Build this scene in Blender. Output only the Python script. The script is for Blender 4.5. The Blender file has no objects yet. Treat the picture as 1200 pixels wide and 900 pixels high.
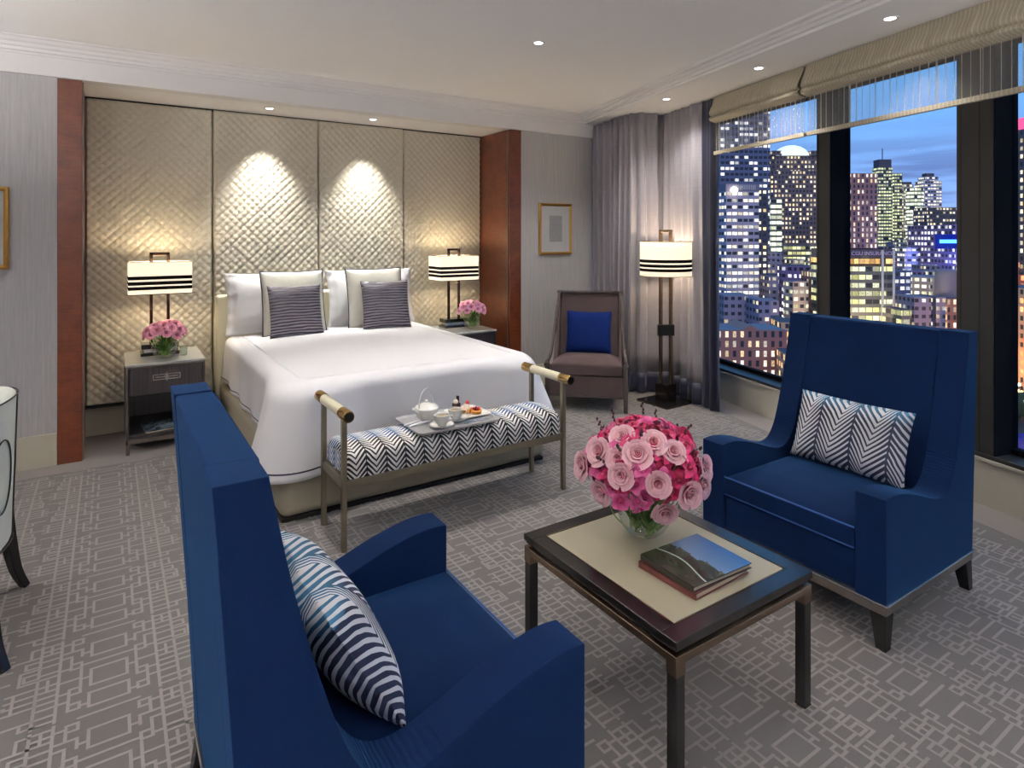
import bpy, bmesh, math, random
from mathutils import Vector, Matrix
PI = math.pi
sc = bpy.context.scene
C = sc.collection
rnd = random.Random(7)

# ------------------------------------------------------------------ materials
def lin(c):
    return tuple(((v/255)/12.92 if v/255 <= .04045 else (((v/255)+.055)/1.055)**2.4) for v in c)

class NT:
    def __init__(s, name):
        s.m = bpy.data.materials.new(name); s.m.use_nodes = True
        s.t = s.m.node_tree; s.t.nodes.clear()
        s.out = s.t.nodes.new('ShaderNodeOutputMaterial')
    def n(s, typ, **kw):
        nd = s.t.nodes.new(typ)
        for k, v in kw.items(): setattr(nd, k, v)
        return nd
    def put(s, sock, v):
        if isinstance(v, bpy.types.NodeSocket): s.t.links.new(v, sock)
        elif v is not None: sock.default_value = v
    def m_(s, op, *a, clamp=False):
        nd = s.n('ShaderNodeMath', operation=op); nd.use_clamp = clamp
        for i, v in enumerate(a): s.put(nd.inputs[i], v)
        return nd.outputs[0]
    def mix(s, f, a, b):
        nd = s.n('ShaderNodeMix', data_type='RGBA')
        s.put(nd.inputs[0], f)
        for i, v in ((6, a), (7, b)):
            if isinstance(v, tuple) and len(v) == 3: v = (*v, 1)
            s.put(nd.inputs[i], v)
        return nd.outputs[2]
    def coord(s, which='Object'):
        return s.n('ShaderNodeTexCoord').outputs[which]
    def xyz(s, vec):
        nd = s.n('ShaderNodeSeparateXYZ'); s.put(nd.inputs[0], vec); return nd.outputs
    def comb(s, x, y, z=0.0):
        nd = s.n('ShaderNodeCombineXYZ')
        for i, v in enumerate((x, y, z)): s.put(nd.inputs[i], v)
        return nd.outputs[0]
    def noise(s, vec, scale, detail=3, rough=.5):
        nd = s.n('ShaderNodeTexNoise'); s.put(nd.inputs['Vector'], vec)
        nd.inputs['Scale'].default_value = scale; nd.inputs['Detail'].default_value = detail
        nd.inputs['Roughness'].default_value = rough
        return nd.outputs[0]
    def scale(s, vec, v):
        nd = s.n('ShaderNodeVectorMath', operation='MULTIPLY'); s.put(nd.inputs[0], vec); nd.inputs[1].default_value = v
        return nd.outputs[0]
    def bump(s, h, dist, strength=1):
        nd = s.n('ShaderNodeBump'); s.put(nd.inputs['Height'], h)
        nd.inputs['Distance'].default_value = dist; nd.inputs['Strength'].default_value = strength
        return nd.outputs[0]
    def bsdf(s, col, rough=.5, metal=0, normal=None, **kw):
        b = s.n('ShaderNodeBsdfPrincipled')
        if isinstance(col, tuple) and len(col) == 3: col = (*col, 1)
        s.put(b.inputs['Base Color'], col); s.put(b.inputs['Roughness'], rough); s.put(b.inputs['Metallic'], metal)
        if normal is not None: s.put(b.inputs['Normal'], normal)
        for k, v in kw.items():
            if isinstance(v, tuple) and len(v) == 3: v = (*v, 1)
            s.put(b.inputs[k.replace('_', ' ')], v)
        s.t.links.new(b.outputs[0], s.out.inputs[0])
        return b

def plain(name, col, rough=.5, metal=0, var=.06, vs=8, bump=0, bs=200, **kw):
    t = NT(name); co = t.coord(); c = lin(col)
    nz = t.noise(co, vs)
    lo = tuple(v*(1-var) for v in c); hi = tuple(min(1, v*(1+var)) for v in c)
    nor = t.bump(t.noise(co, bs, 2), bump) if bump else None
    t.bsdf(t.mix(nz, lo, hi), rough, metal, nor, **kw)
    return t.m

def wood(name, c1, c2, rough, axis='z', fine=60, coat=0.0):
    t = NT(name); co = t.coord()
    s = {'z': (fine, fine, 3), 'x': (3, fine, fine), 'y': (fine, 3, fine)}[axis]
    nz = t.noise(t.scale(co, s), 1, 4, .6)
    nz = t.m_('MULTIPLY_ADD', nz, 2.2, -.6, clamp=True)
    t.bsdf(t.mix(nz, lin(c1), lin(c2)), rough, 0, None, Coat_Weight=coat, Coat_Roughness=.15)
    return t.m

def velvet(name, col, sheen=.6, tint=None):
    t = NT(name); co = t.coord(); c = lin(col)
    nz = t.noise(co, 5, 4, .6)
    f = t.noise(co, 900, 1)
    cc = t.mix(nz, tuple(v*.72 for v in c), tuple(v*1.25 for v in c))
    t.bsdf(cc, .85, 0, t.bump(f, .0008), Sheen_Weight=sheen, Sheen_Roughness=.35, Sheen_Tint=tint or tuple(min(1, v*3.2) for v in c), Specular_IOR_Level=.08)
    return t.m

M = {}
M['ceiling'] = plain('ceiling_paint', (240, 238, 237), .9, var=.01)
M['trimw'] = plain('moulding_paint', (228, 225, 224), .7, var=.01)
M['skirting'] = plain('skirting_paint', (186, 181, 164), .6, var=.02)
def _wall():
    t = NT('grey_wallpaper'); co = t.coord()
    a = t.noise(t.scale(co, (260, 260, 9)), 1, 3, .6); b = t.noise(t.scale(co, (60, 60, 2)), 1, 3, .6)
    f = t.m_('MULTIPLY_ADD', t.m_('ADD', a, b), 1.4, -.9, clamp=True)
    t.bsdf(t.mix(f, lin((164, 162, 163)), lin((186, 184, 185))), .75, 0, t.bump(a, .0006)); return t.m
M['wall'] = _wall()
def _carpet():
    t = NT('carpet_ground'); co = t.coord()
    a = t.noise(co, 2.2, 4, .6); b = t.noise(co, 420, 2, .7)
    c = t.mix(a, lin((100, 97, 97)), lin((122, 118, 118)))
    c2 = t.mix(t.m_('MULTIPLY_ADD', b, 2, -.5, clamp=True), tuple(v*.85 for v in lin((111, 106, 105))), lin((128, 122, 121)))
    t.bsdf(t.mix(.5, c, c2), .95, 0, t.bump(b, .004), Sheen_Weight=.15, Specular_IOR_Level=.15); return t.m
M['carpet'] = _carpet()
M['carpetb'] = plain('carpet_border', (142, 135, 133), .95, var=.06, bump=.003, bs=420)
M['carpetline'] = plain('carpet_line', (152, 146, 143), .95, var=.08, vs=300, bump=.002, bs=420)
def _redwood():
    t = NT('red_mahogany'); co = t.coord()
    a = t.noise(t.scale(co, (14, 14, 90)), 1, 4, .7); b = t.noise(co, 9, 4, .6)
    f = t.m_('MULTIPLY_ADD', t.m_('ADD', a, b), 1.5, -1.0, clamp=True)
    t.bsdf(t.mix(f, lin((76, 34, 18)), lin((118, 60, 34))), .32, 0, None, Coat_Weight=.35, Coat_Roughness=.25); return t.m
M['redwood'] = _redwood()
def _silk():
    t = NT('champagne_silk'); co = t.coord()
    a = t.noise(t.scale(co, (8, 8, 300)), 1, 3, .7)
    t.bsdf(t.mix(a, lin((190, 181, 160)), lin((216, 209, 192))), .40, .08, t.bump(a, .0008), Sheen_Weight=.3); return t.m
M['silk'] = _silk()
M['cream'] = plain('cream_leather', (222, 216, 190), .45, var=.03, bump=.0005)
M['bedbase'] = plain('bed_base_fabric', (158, 151, 132), .8, var=.04, bump=.0006)
M['linen'] = plain('white_linen', (230, 229, 233), .85, var=.015, bump=.0006, bs=500, Sheen_Weight=.2)
M['linenfold'] = plain('white_pillow_cotton', (236, 235, 236), .85, var=.015)
M['navyline'] = plain('navy_piping', (38, 40, 62), .7)
M['silkcush'] = plain('pale_silk', (218, 216, 204), .3, .1, var=.12, vs=14, bump=.001, bs=40)
M['bluevelvet'] = velvet('royal_blue_velvet', (9, 29, 64), .24, (.08, .32, .74))
def _ruche():
    t = NT('royal_blue_velvet_wing'); co = t.coord(); c = lin((9, 29, 64)); x, y, z = t.xyz(co)
    nz = t.noise(co, 5, 4, .6)
    m = t.m_('MULTIPLY', t.m_('GREATER_THAN', x, .36), t.m_('LESS_THAN', t.m_('ADD', x, z), 1.17))
    m = t.m_('MULTIPLY', m, t.m_('LESS_THAN', z, .60))
    w = t.m_('SINE', t.m_('ADD', t.m_('MULTIPLY', t.m_('ADD', x, t.m_('MULTIPLY', z, .8)), 430), t.m_('MULTIPLY', t.noise(co, 14), 9)))
    m = t.m_('MULTIPLY', m, t.m_('LESS_THAN', t.m_('ABSOLUTE', t.xyz(t.coord('Normal'))[1]), .5))
    h = t.m_('ADD', t.m_('MULTIPLY', w, t.m_('MULTIPLY', m, .0009)), t.m_('MULTIPLY', t.noise(co, 900, 1), .0006))
    t.bsdf(t.mix(nz, tuple(v*.72 for v in c), tuple(v*1.25 for v in c)), .85, 0, t.bump(h, 1.0), Sheen_Weight=.24, Sheen_Roughness=.35, Sheen_Tint=(.08, .32, .74), Specular_IOR_Level=.08); return t.m
M['bluewing'] = _ruche()
M['bluecush'] = velvet('navy_velvet', (14, 34, 92), .4, (.08, .18, .55))
M['darkvelvet'] = velvet('mushroom_velvet', (82, 70, 70), .5)
M['highlitpiping'] = plain('highlit_blue_piping', (34, 78, 142), .6)  # lighter than the velvet: the piping's highlight is put into the colour
M['blackleg'] = plain('black_lacquer', (24, 21, 22), .25, var=.1)
M['railmetal'] = plain('brushed_pewter', (132, 124, 120), .38, .7, var=.1, vs=30)
M['railbright'] = plain('polished_nickel', (212, 208, 204), .22, .9)
M['bronze'] = plain('warm_bronze', (136, 116, 98), .25, .85, var=.1, vs=20)
M['lampmetal'] = plain('dark_bronze', (84, 62, 52), .25, .8, var=.1, vs=20)
M['benchmetal'] = plain('champagne_metal', (140, 132, 114), .33, .8, var=.1, vs=30)
M['goldcap'] = plain('polished_gold_metal', (182, 150, 100), .18, 1)
M['darkcap'] = plain('dark_disc', (38, 34, 32), .3, .5)
M['espresso'] = wood('espresso_wood', (15, 13, 14), (30, 27, 29), .22, 'x', 40, .4)
M['inlay'] = plain('cream_table_leather', (170, 163, 140), .35, var=.04, vs=4)
M['nightwood'] = wood('grey_macassar_wood', (30, 26, 29), (64, 56, 59), .35, 'z', 130, .2)
M['nightin'] = plain('black_shelf_lining', (26, 24, 27), .5)
M['nightmetal'] = plain('nightstand_metal', (150, 142, 136), .25, .9)
M['glasstop'] = plain('mirror_stone_top', (186, 188, 186), .12, .35)
M['framew'] = wood('taupe_lacquer_wood', (54, 47, 46), (84, 75, 73), .16, 'z', 50, .5)
M['goldframe'] = plain('gold_leaf', (176, 136, 70), .35, .8, var=.15, vs=40)
M['mat'] = plain('picture_mount', (178, 178, 180), .8)
M['white'] = plain('white_porcelain', (238, 236, 230), .15, var=.01)
M['silver'] = plain('silver_tray_metal', (198, 198, 200), .3, .6, var=.03)
M['steel'] = plain('cutlery_steel', (214, 214, 214), .15, 1)
M['choc'] = plain('chocolate', (58, 24, 20), .4)
M['pastry'] = plain('golden_pastry', (214, 150, 70), .6, var=.2, vs=60)
M['berry'] = plain('strawberry', (196, 44, 36), .3)
M['darkberry'] = plain('dark_berry', (92, 26, 28), .3)
M['creamy'] = plain('whipped_cream', (242, 228, 208), .6)
M['tea'] = plain('milky_tea', (150, 140, 112), .2)
M['napkin'] = plain('white_napkin', (236, 236, 240), .8)
M['winframe'] = plain('black_window_metal', (46, 45, 45), .45, .3, var=.05)
M['winreveal'] = plain('dark_window_reveal', (12, 12, 18), .85, Specular_IOR_Level=.1)
M['wallpanel'] = plain('window_wall_panel', (178, 174, 162), .6, var=.02)
M['curt_navy'] = plain('navy_curtain_satin', (16, 19, 50), .45, var=.15, Sheen_Weight=.3)
def _curtain():
    t = NT('silver_grey_curtain'); co = t.coord()
    a = t.noise(t.scale(co, (3, 3, 400)), 1, 2)
    t.bsdf(t.mix(a, lin((136, 131, 140)), lin((160, 155, 161))), .45, .1, t.bump(a, .0005), Sheen_Weight=.4); return t.m
M['curtain'] = _curtain()
def _sheer(name, dens, col):
    t = NT(name); uv = t.coord('UV'); u = t.xyz(uv)[0]
    b = t.noise(t.comb(t.m_('MULTIPLY', u, 26), 0.0), 1, 2)
    st = t.m_('FRACT', t.m_('ADD', t.m_('MULTIPLY', u, 22), t.m_('MULTIPLY', b, 1.2)))
    line = t.m_('LESS_THAN', st, .13)
    dif = t.n('ShaderNodeBsdfDiffuse'); dif.inputs[0].default_value = (*lin(col), 1)
    tr = t.n('ShaderNodeBsdfTranslucent'); tr.inputs[0].default_value = (*lin(col), 1)
    ad = t.n('ShaderNodeMixShader'); ad.inputs[0].default_value = .4
    t.t.links.new(dif.outputs[0], ad.inputs[1]); t.t.links.new(tr.outputs[0], ad.inputs[2])
    cl = t.n('ShaderNodeBsdfTransparent')
    mx = t.n('ShaderNodeMixShader')
    fac = t.m_('MAXIMUM', t.m_('MULTIPLY', line, .75), dens)
    t.put(mx.inputs[0], fac)
    t.t.links.new(cl.outputs[0], mx.inputs[1]); t.t.links.new(ad.outputs[0], mx.inputs[2])
    t.t.links.new(mx.outputs[0], t.out.inputs[0]); return t.m
M['sheer'] = _sheer('sheer_blind_fabric', .30, (214, 206, 190))
def _blind():
    t = NT('linen_blind_fold'); uv = t.coord('UV'); u = t.xyz(uv)[0]
    st = t.m_('LESS_THAN', t.m_('FRACT', t.m_('MULTIPLY', u, 46)), .3)
    nz = t.noise(t.coord(), 120, 2)
    f = t.m_('ADD', t.m_('MULTIPLY', st, .45), t.m_('MULTIPLY', nz, .4))
    t.bsdf(t.mix(f, lin((158, 148, 128)), lin((200, 192, 172))), .8); return t.m
M['blind'] = _blind()
def _glass():
    t = NT('window_glass')
    g = t.n('ShaderNodeBsdfGlossy'); g.inputs['Roughness'].default_value = .0
    tr = t.n('ShaderNodeBsdfTransparent'); tr.inputs[0].default_value = (.97, .98, .985, 1)
    fr = t.n('ShaderNodeLayerWeight'); fr.inputs[0].default_value = .5
    mx = t.n('ShaderNodeMixShader'); t.put(mx.inputs[0], t.m_('MULTIPLY_ADD', t.m_('POWER', fr.outputs[1], 5.0), .9, .02))
    t.t.links.new(tr.outputs[0], mx.inputs[1]); t.t.links.new(g.outputs[0], mx.inputs[2])
    t.t.links.new(mx.outputs[0], t.out.inputs[0]); return t.m
M['glass'] = _glass()
def _vase():
    t = NT('clear_vase_glass')
    g = t.n('ShaderNodeBsdfGlossy'); g.inputs['Roughness'].default_value = .01
    tr = t.n('ShaderNodeBsdfTransparent'); tr.inputs[0].default_value = (.90, .94, .91, 1)
    lw = t.n('ShaderNodeLayerWeight'); lw.inputs[0].default_value = .28
    mx = t.n('ShaderNodeMixShader'); t.put(mx.inputs[0], t.m_('MULTIPLY', lw.outputs[1], .75))
    t.t.links.new(tr.outputs[0], mx.inputs[1]); t.t.links.new(g.outputs[0], mx.inputs[2])
    t.t.links.new(mx.outputs[0], t.out.inputs[0]); return t.m
M['vase'] = _vase()
M['stem'] = plain('green_stem', (120, 156, 70), .5, var=.3, vs=30)
M['leaf'] = plain('green_leaf', (84, 130, 56), .45, var=.3, vs=30)
def _petal(name, c1, c2, k=.05):
    t = NT(name); v = t.xyz(t.coord('UV'))[1]; nz = t.noise(t.coord(), 70, 2)
    g = t.m_('ADD', t.m_('POWER', v, 1.3), t.m_('MULTIPLY_ADD', nz, .5, -.25), clamp=True)  # bases deeper pink than rims, partly as shade painted between petals
    t.bsdf(t.mix(g, lin(c1), lin(c2)), .5, 0, None, Sheen_Weight=.25); return t.m
M['rosepale'] = _petal('pale_pink_petal', (214, 84, 112), (252, 206, 216), .034)
M['rosemid'] = _petal('pink_petal', (160, 50, 84), (238, 158, 182), .05)
M['roselil'] = _petal('lilac_pink_petal', (170, 60, 116), (238, 170, 204), .05)
M['hotpink'] = _petal('hot_pink_petal', (168, 6, 66), (232, 40, 122), .016)
M['magenta'] = _petal('magenta_petal', (196, 30, 110), (240, 120, 180), .014)
M['bud'] = plain('dark_bud', (66, 34, 44), .5)
M['stripecush'] = None
def _stripes():
    t = NT('pleated_navy_silk'); uv = t.xyz(t.coord('UV'))
    wob = t.noise(t.comb(t.m_('MULTIPLY', uv[0], 5), t.m_('MULTIPLY', uv[1], 14)), 1, 2)
    v = t.m_('ADD', uv[1], t.m_('MULTIPLY', wob, .028))
    fr = t.m_('FRACT', t.m_('MULTIPLY', v, 42))
    dark = t.m_('LESS_THAN', fr, .5)
    hh = t.m_('ABSOLUTE', t.m_('SUBTRACT', fr, .5))
    t.bsdf(t.mix(dark, lin((140, 132, 138)), lin((26, 26, 48))), .4, .1, t.bump(hh, .006)); return t.m
M['stripecush'] = _stripes()
def _fern(name, p, q, A, d0, d1, hgt, white, navy, blue, bandf=0.0, off=0.0):
    t = NT(name); uv = t.xyz(t.coord('UV'))
    u, v = uv[0], uv[1]
    wob = t.noise(t.comb(t.m_('MULTIPLY', u, 9), t.m_('MULTIPLY', v, 9)), 1, 2)
    uu = t.m_('ADD', t.m_('ADD', u, t.m_('MULTIPLY', wob, .012)), off)
    f = t.m_('FRACT', t.m_('DIVIDE', uu, p))
    vn = t.m_('DIVIDE', v, hgt, clamp=True)
    d = t.m_('ADD', d0, t.m_('MULTIPLY', vn, d1-d0))
    tri = t.m_('MINIMUM', t.m_('DIVIDE', f, d), t.m_('DIVIDE', t.m_('SUBTRACT', 1.0, f), t.m_('SUBTRACT', 1.0, d)))
    fr = t.m_('FRACT', t.m_('DIVIDE', t.m_('ADD', t.m_('ADD', v, t.m_('MULTIPLY', tri, A)), t.m_('MULTIPLY', wob, .01)), q))
    # white wedges taper toward the spine
    thr = t.m_('ADD', .32, t.m_('MULTIPLY', tri, .34))
    wh = t.m_('LESS_THAN', fr, thr)
    edge = t.m_('LESS_THAN', tri, .05)
    wh = t.m_('MULTIPLY', wh, t.m_('SUBTRACT', 1.0, edge))
    bl = t.m_('MULTIPLY', t.m_('MULTIPLY', t.m_('MULTIPLY', t.m_('SUBTRACT', v, bandf), 14, clamp=True), t.m_('LESS_THAN', v, .43)), t.m_('GREATER_THAN', t.noise(t.comb(t.m_('ADD', t.m_('MULTIPLY', u, 3.1), 1.7), t.m_('MULTIPLY', v, 3)), 1, 1), .45))
    nv = t.mix(bl, lin(navy), lin(blue))
    col = t.mix(wh, nv, lin(white))
    t.bsdf(col, .7, 0, t.bump(wh, .001)); return t.m
M['fernpillow'] = _fern('fern_print_pillow', .155, .027, .10, .28, .72, .3, (236, 236, 240), (16, 28, 62), (58, 120, 160), .25)
M['fernbench'] = _fern('fern_print_bench', .104, .031, .068, .5, .40, .3, (236, 234, 228), (9, 11, 22), (30, 84, 140), .20)
def _shade(name, bands):
    t = NT(name); z = t.xyz(t.coord('UV'))[1]
    def band(a, b): return t.m_('MULTIPLY', t.m_('GREATER_THAN', z, a), t.m_('LESS_THAN', z, b))
    bn = t.m_('ADD', t.m_('ADD', band(*bands[0]), band(*bands[1])), band(*bands[2]), clamp=True)
    dif = t.n('ShaderNodeBsdfTranslucent'); dif.inputs[0].default_value = (.8, .74, .62, 1)
    d2 = t.n('ShaderNodeBsdfDiffuse'); t.put(d2.inputs[0], t.mix(bn, (.85, .8, .7), (.012, .01, .01)))
    em = t.n('ShaderNodeEmission'); em.inputs[0].default_value = (1, .86, .62, 1)
    t.put(em.inputs[1], t.m_('MULTIPLY', t.m_('SUBTRACT', 1.0, bn), .72))
    ad = t.n('ShaderNodeAddShader'); t.t.links.new(d2.outputs[0], ad.inputs[0]); t.t.links.new(em.outputs[0], ad.inputs[1])
    t.t.links.new(ad.outputs[0], t.out.inputs[0]); return t.m
M['shade'] = _shade('lit_drum_shade', ((.14, .225), (.265, .35), (.395, .485)))
M['shadebox'] = _shade('lit_box_shade', ((.14, .245), (.29, .40), (.455, .565)))
def emis(name, col, st):
    t = NT(name); e = t.n('ShaderNodeEmission'); e.inputs[0].default_value = (*lin(col), 1); e.inputs[1].default_value = st
    t.t.links.new(e.outputs[0], t.out.inputs[0]); return t.m
M['lens'] = emis('downlight_lens', (255, 250, 240), 6)
M['bulbglow'] = emis('street_light_glow', (255, 190, 110), 9)
M['whiteglow'] = emis('white_street_light_glow', (255, 246, 230), 7)
def _cover():
    t = NT('book_cover_photo'); uv = t.xyz(t.coord('UV')); u, v = uv[0], uv[1]
    n1 = t.noise(t.comb(t.m_('MULTIPLY', u, 5), t.m_('MULTIPLY', v, 8)), 1, 4, .7)
    hor = t.m_('ADD', .52, t.m_('MULTIPLY', t.m_('SUBTRACT', n1, .5), .30))
    sky = t.m_('GREATER_THAN', v, hor)
    skyc = t.mix(v, lin((130, 160, 196)), lin((40, 88, 150)))
    land = t.mix(t.m_('MULTIPLY_ADD', n1, 3, -1, clamp=True), lin((18, 24, 20)), lin((78, 78, 62)))
    riv = t.m_('LESS_THAN', t.m_('ABSOLUTE', t.m_('SUBTRACT', v, t.m_('ADD', .27, t.m_('MULTIPLY', t.m_('SINE', t.m_('MULTIPLY', u, 4.2)), .07)))), .011)
    land = t.mix(riv, land, lin((176, 182, 176)))
    t.bsdf(t.mix(sky, land, skyc), .25, 0, None, Coat_Weight=.4); return t.m
M['cover'] = _cover()
M['bookred'] = plain('red_grey_dust_jacket', (104, 50, 50), .4, var=.5, vs=20)
M['bookdark'] = plain('dark_book_board', (40, 34, 30), .4)
M['pages'] = plain('book_pages', (196, 186, 168), .8, var=.08, vs=300)
def _mag():
    t = NT('magazine_cover'); co = t.coord()
    n1 = t.noise(co, 14, 4, .7)
    t.bsdf(t.mix(t.m_('MULTIPLY_ADD', n1, 3, -1, clamp=True), lin((24, 34, 48)), lin((120, 136, 150))), .25); return t.m
M['mag'] = _mag()
M['artwork'] = plain('pencil_sketch_paper', (136, 138, 140), .8, var=.35, vs=60)
M['pvc'] = plain('white_chair_leather', (222, 226, 218), .4, var=.02)
M['padline'] = plain('dark_piping', (30, 28, 28), .5)
M['charcoal'] = plain('charcoal_gap', (20, 16, 14), .7)

# ------------------------------------------------------------------ mesh helpers
def box(bm, x0, y0, z0, x1, y1, z1):
    vs = [bm.verts.new(p) for p in ((x0,y0,z0),(x1,y0,z0),(x1,y1,z0),(x0,y1,z0),(x0,y0,z1),(x1,y0,z1),(x1,y1,z1),(x0,y1,z1))]
    for f in ((0,3,2,1),(4,5,6,7),(0,1,5,4),(1,2,6,5),(2,3,7,6),(3,0,4,7)): bm.faces.new([vs[i] for i in f])
    return vs
def taper(bm, x, y, z0, z1, w0, w1, dx=0, dy=0):
    """square leg, w0 wide at the bottom and w1 at the top; the foot is shifted by dx, dy"""
    v = []
    for z, w, ox, oy in ((z0, w0, dx, dy), (z1, w1, 0, 0)):
        for sx, sy in ((-1,-1),(1,-1),(1,1),(-1,1)): v.append(bm.verts.new((x+ox+sx*w/2, y+oy+sy*w/2, z)))
    for f in ((0,3,2,1),(4,5,6,7),(0,1,5,4),(1,2,6,5),(2,3,7,6),(3,0,4,7)): bm.faces.new([v[i] for i in f])
def prism(bm, pts, axis, a, b):
    """pts: 2D outline; extruded along axis ('x','y','z') from a to b"""
    def mk(p, t):
        return {'y': (p[0], t, p[1]), 'x': (t, p[0], p[1]), 'z': (p[0], p[1], t)}[axis]
    A = [bm.verts.new(mk(p, a)) for p in pts]; B = [bm.verts.new(mk(p, b)) for p in pts]
    n = len(pts)
    bm.faces.new(A); bm.faces.new(B[::-1])
    for i in range(n): bm.faces.new((A[i], B[i], B[(i+1) % n], A[(i+1) % n]))
def tube(bm, pts, r, n=10, caps=True):
    pts = [Vector(p) for p in pts]; rings = []
    rs = r if isinstance(r, (list, tuple)) else [r]*len(pts)
    up = None
    for i, p in enumerate(pts):
        d = (pts[min(i+1, len(pts)-1)]-pts[max(i-1, 0)]).normalized()
        if up is None: up = Vector((0,0,1)) if abs(d.z) < .9 else Vector((1,0,0))
        a = d.cross(up).normalized(); b = a.cross(d).normalized(); up = b
        rings.append([bm.verts.new(p+(a*math.cos(2*PI*k/n)+b*math.sin(2*PI*k/n))*rs[i]) for k in range(n)])
    for i in range(len(rings)-1):
        for k in range(n): bm.faces.new((rings[i][k], rings[i][(k+1) % n], rings[i+1][(k+1) % n], rings[i+1][k]))
    if caps: bm.faces.new(rings[0][::-1]); bm.faces.new(rings[-1])
def lathe(bm, prof, n=32, cx=0, cy=0, close=False, sx=1, sy=1):
    rings = []
    for r, z in prof:
        if r < 1e-6: rings.append([bm.verts.new((cx, cy, z))])
        else: rings.append([bm.verts.new((cx+r*sx*math.cos(2*PI*k/n), cy+r*sy*math.sin(2*PI*k/n), z)) for k in range(n)])
    if close: rings.append(rings[0])
    for a, b in zip(rings, rings[1:]):
        for k in range(n):
            k2 = (k+1) % n
            if len(a) == 1 and len(b) == 1: continue
            if len(a) == 1: bm.faces.new((a[0], b[k2], b[k]))
            elif len(b) == 1: bm.faces.new((a[k], a[k2], b[0]))
            else: bm.faces.new((a[k], a[k2], b[k2], b[k]))
def grid(bm, fn, nu, nv, uvfn=None, close_u=False):
    uvl = bm.loops.layers.uv.verify() if uvfn else None
    g = [[bm.verts.new(fn(i/nu, j/nv)) for j in range(nv+1)] for i in range(nu+1)]
    fs = []
    for i in range(nu):
        for j in range(nv):
            f = bm.faces.new((g[i][j], g[i+1][j], g[i+1][j+1], g[i][j+1])); fs.append(f)
            if uvfn:
                for l, (a, b) in zip(f.loops, ((i,j),(i+1,j),(i+1,j+1),(i,j+1))): l[uvl].uv = uvfn(a/nu, b/nv)
    return g, fs
def obj(name, bm, mat, parent=None, bevel=0, seg=3, ang=40, recalc=True, smooth=True, sub=0, loc=None):
    if recalc: bmesh.ops.recalc_face_normals(bm, faces=bm.faces)
    if smooth:
        for f in bm.faces: f.smooth = True
        for e in bm.edges:
            e.smooth = True
            if len(e.link_faces) == 2 and e.calc_face_angle(0) > math.radians(ang): e.smooth = bool(bevel)
    me = bpy.data.meshes.new(name); bm.to_mesh(me); bm.free()
    for m in (mat if isinstance(mat, (list, tuple)) else [mat]): me.materials.append(m)
    o = bpy.data.objects.new(name, me); C.objects.link(o)
    if parent: o.parent = parent
    if loc: o.location = loc
    if bevel:
        b = o.modifiers.new('Bevel', 'BEVEL'); b.width = bevel; b.segments = seg; b.limit_method = 'ANGLE'
        b.angle_limit = math.radians(ang); b.harden_normals = True
    if sub:
        s = o.modifiers.new('Sub', 'SUBSURF'); s.levels = sub; s.render_levels = sub
    return o
def B(): return bmesh.new()
def bx(name, mat, parent, *c, bevel=.004, seg=2):
    bm = B(); box(bm, *c); return obj(name, bm, mat, parent, bevel, seg)
def thing(name, label, cat, loc=(0,0,0), rotz=0, group=None):
    o = bpy.data.objects.new(name, None); C.objects.link(o); o.empty_display_size = .1
    o.location = loc; o.rotation_euler = (0, 0, rotz); tag(o, label, cat, group); return o
def tag(o, label, cat, group=None):
    o['label'] = label; o['category'] = cat
    if group: o['group'] = group
    return o
def struct(o): o['kind'] = 'structure'; return o
def sbox(name, mat, *c, bevel=0):
    return struct(bx(name, mat, None, *c, bevel=bevel))
def kids(o): return [c for c in bpy.data.objects if c.parent == o]
def copy_tree(o, loc=None, rotz=None, label=None, group=None, parent=None):
    ch = kids(o)
    c = o.copy(); C.objects.link(c)
    if parent: c.parent = parent
    if loc is not None: c.location = loc
    if rotz is not None: c.rotation_euler = (0, 0, rotz)
    if label: c['label'] = label
    if group: c['group'] = group
    for k in ch: copy_tree(k, parent=c)
    return c
def lerp(a, b, t): return a+(b-a)*t
def smoothpath(pts, n):
    """Catmull-Rom through pts"""
    out = []
    P = [pts[0]]+list(pts)+[pts[-1]]
    for i in range(1, len(P)-2):
        for k in range(n):
            t = k/n; o = []
            for a, b, c, d in zip(P[i-1], P[i], P[i+1], P[i+2]):
                o.append(.5*((2*b)+(-a+c)*t+(2*a-5*b+4*c-d)*t*t+(-a+3*b-3*c+d)*t**3))
            out.append(tuple(o))
    out.append(tuple(pts[-1])); return out

# ------------------------------------------------------------------ room shell
YB = 4.983            # back wall
YN = 5.56             # back of the bed niche
ZS, ZC, ZB = 2.533, 2.745, 2.67   # niche soffit, main ceiling, window border ceiling
SL = .275
def XW(y, off=0): return 4.07+SL*(y-1.4)+off
NRM = Vector((1, -SL, 0)).normalized(); WD = Vector((SL, 1, 0)).normalized()
def wpt(y, out=0.0, z=0.0):
    """point on the window wall line at y, pushed out through the wall by `out`"""
    p = Vector((XW(y), y, z))+NRM*out; return p
def wprism(bm, ya, yb, o0, o1, z0, z1):
    """box along the window wall"""
    q = [wpt(ya, o0), wpt(ya, o1), wpt(yb, o1), wpt(yb, o0)]
    prism(bm, [(p.x, p.y) for p in q], 'z', z0, z1)

bm = B(); prism(bm, [(-2.6, -3.2), (XW(-3.2)+.02, -3.2), (5.08, 4.99), (3.37, 4.99), (3.37, 5.62), (-.25, 5.62), (-.25, 4.99), (-2.6, 4.99)], 'z', -.12, 0)
floor = struct(obj('floor', bm, M['carpet'], smooth=False))
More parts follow.
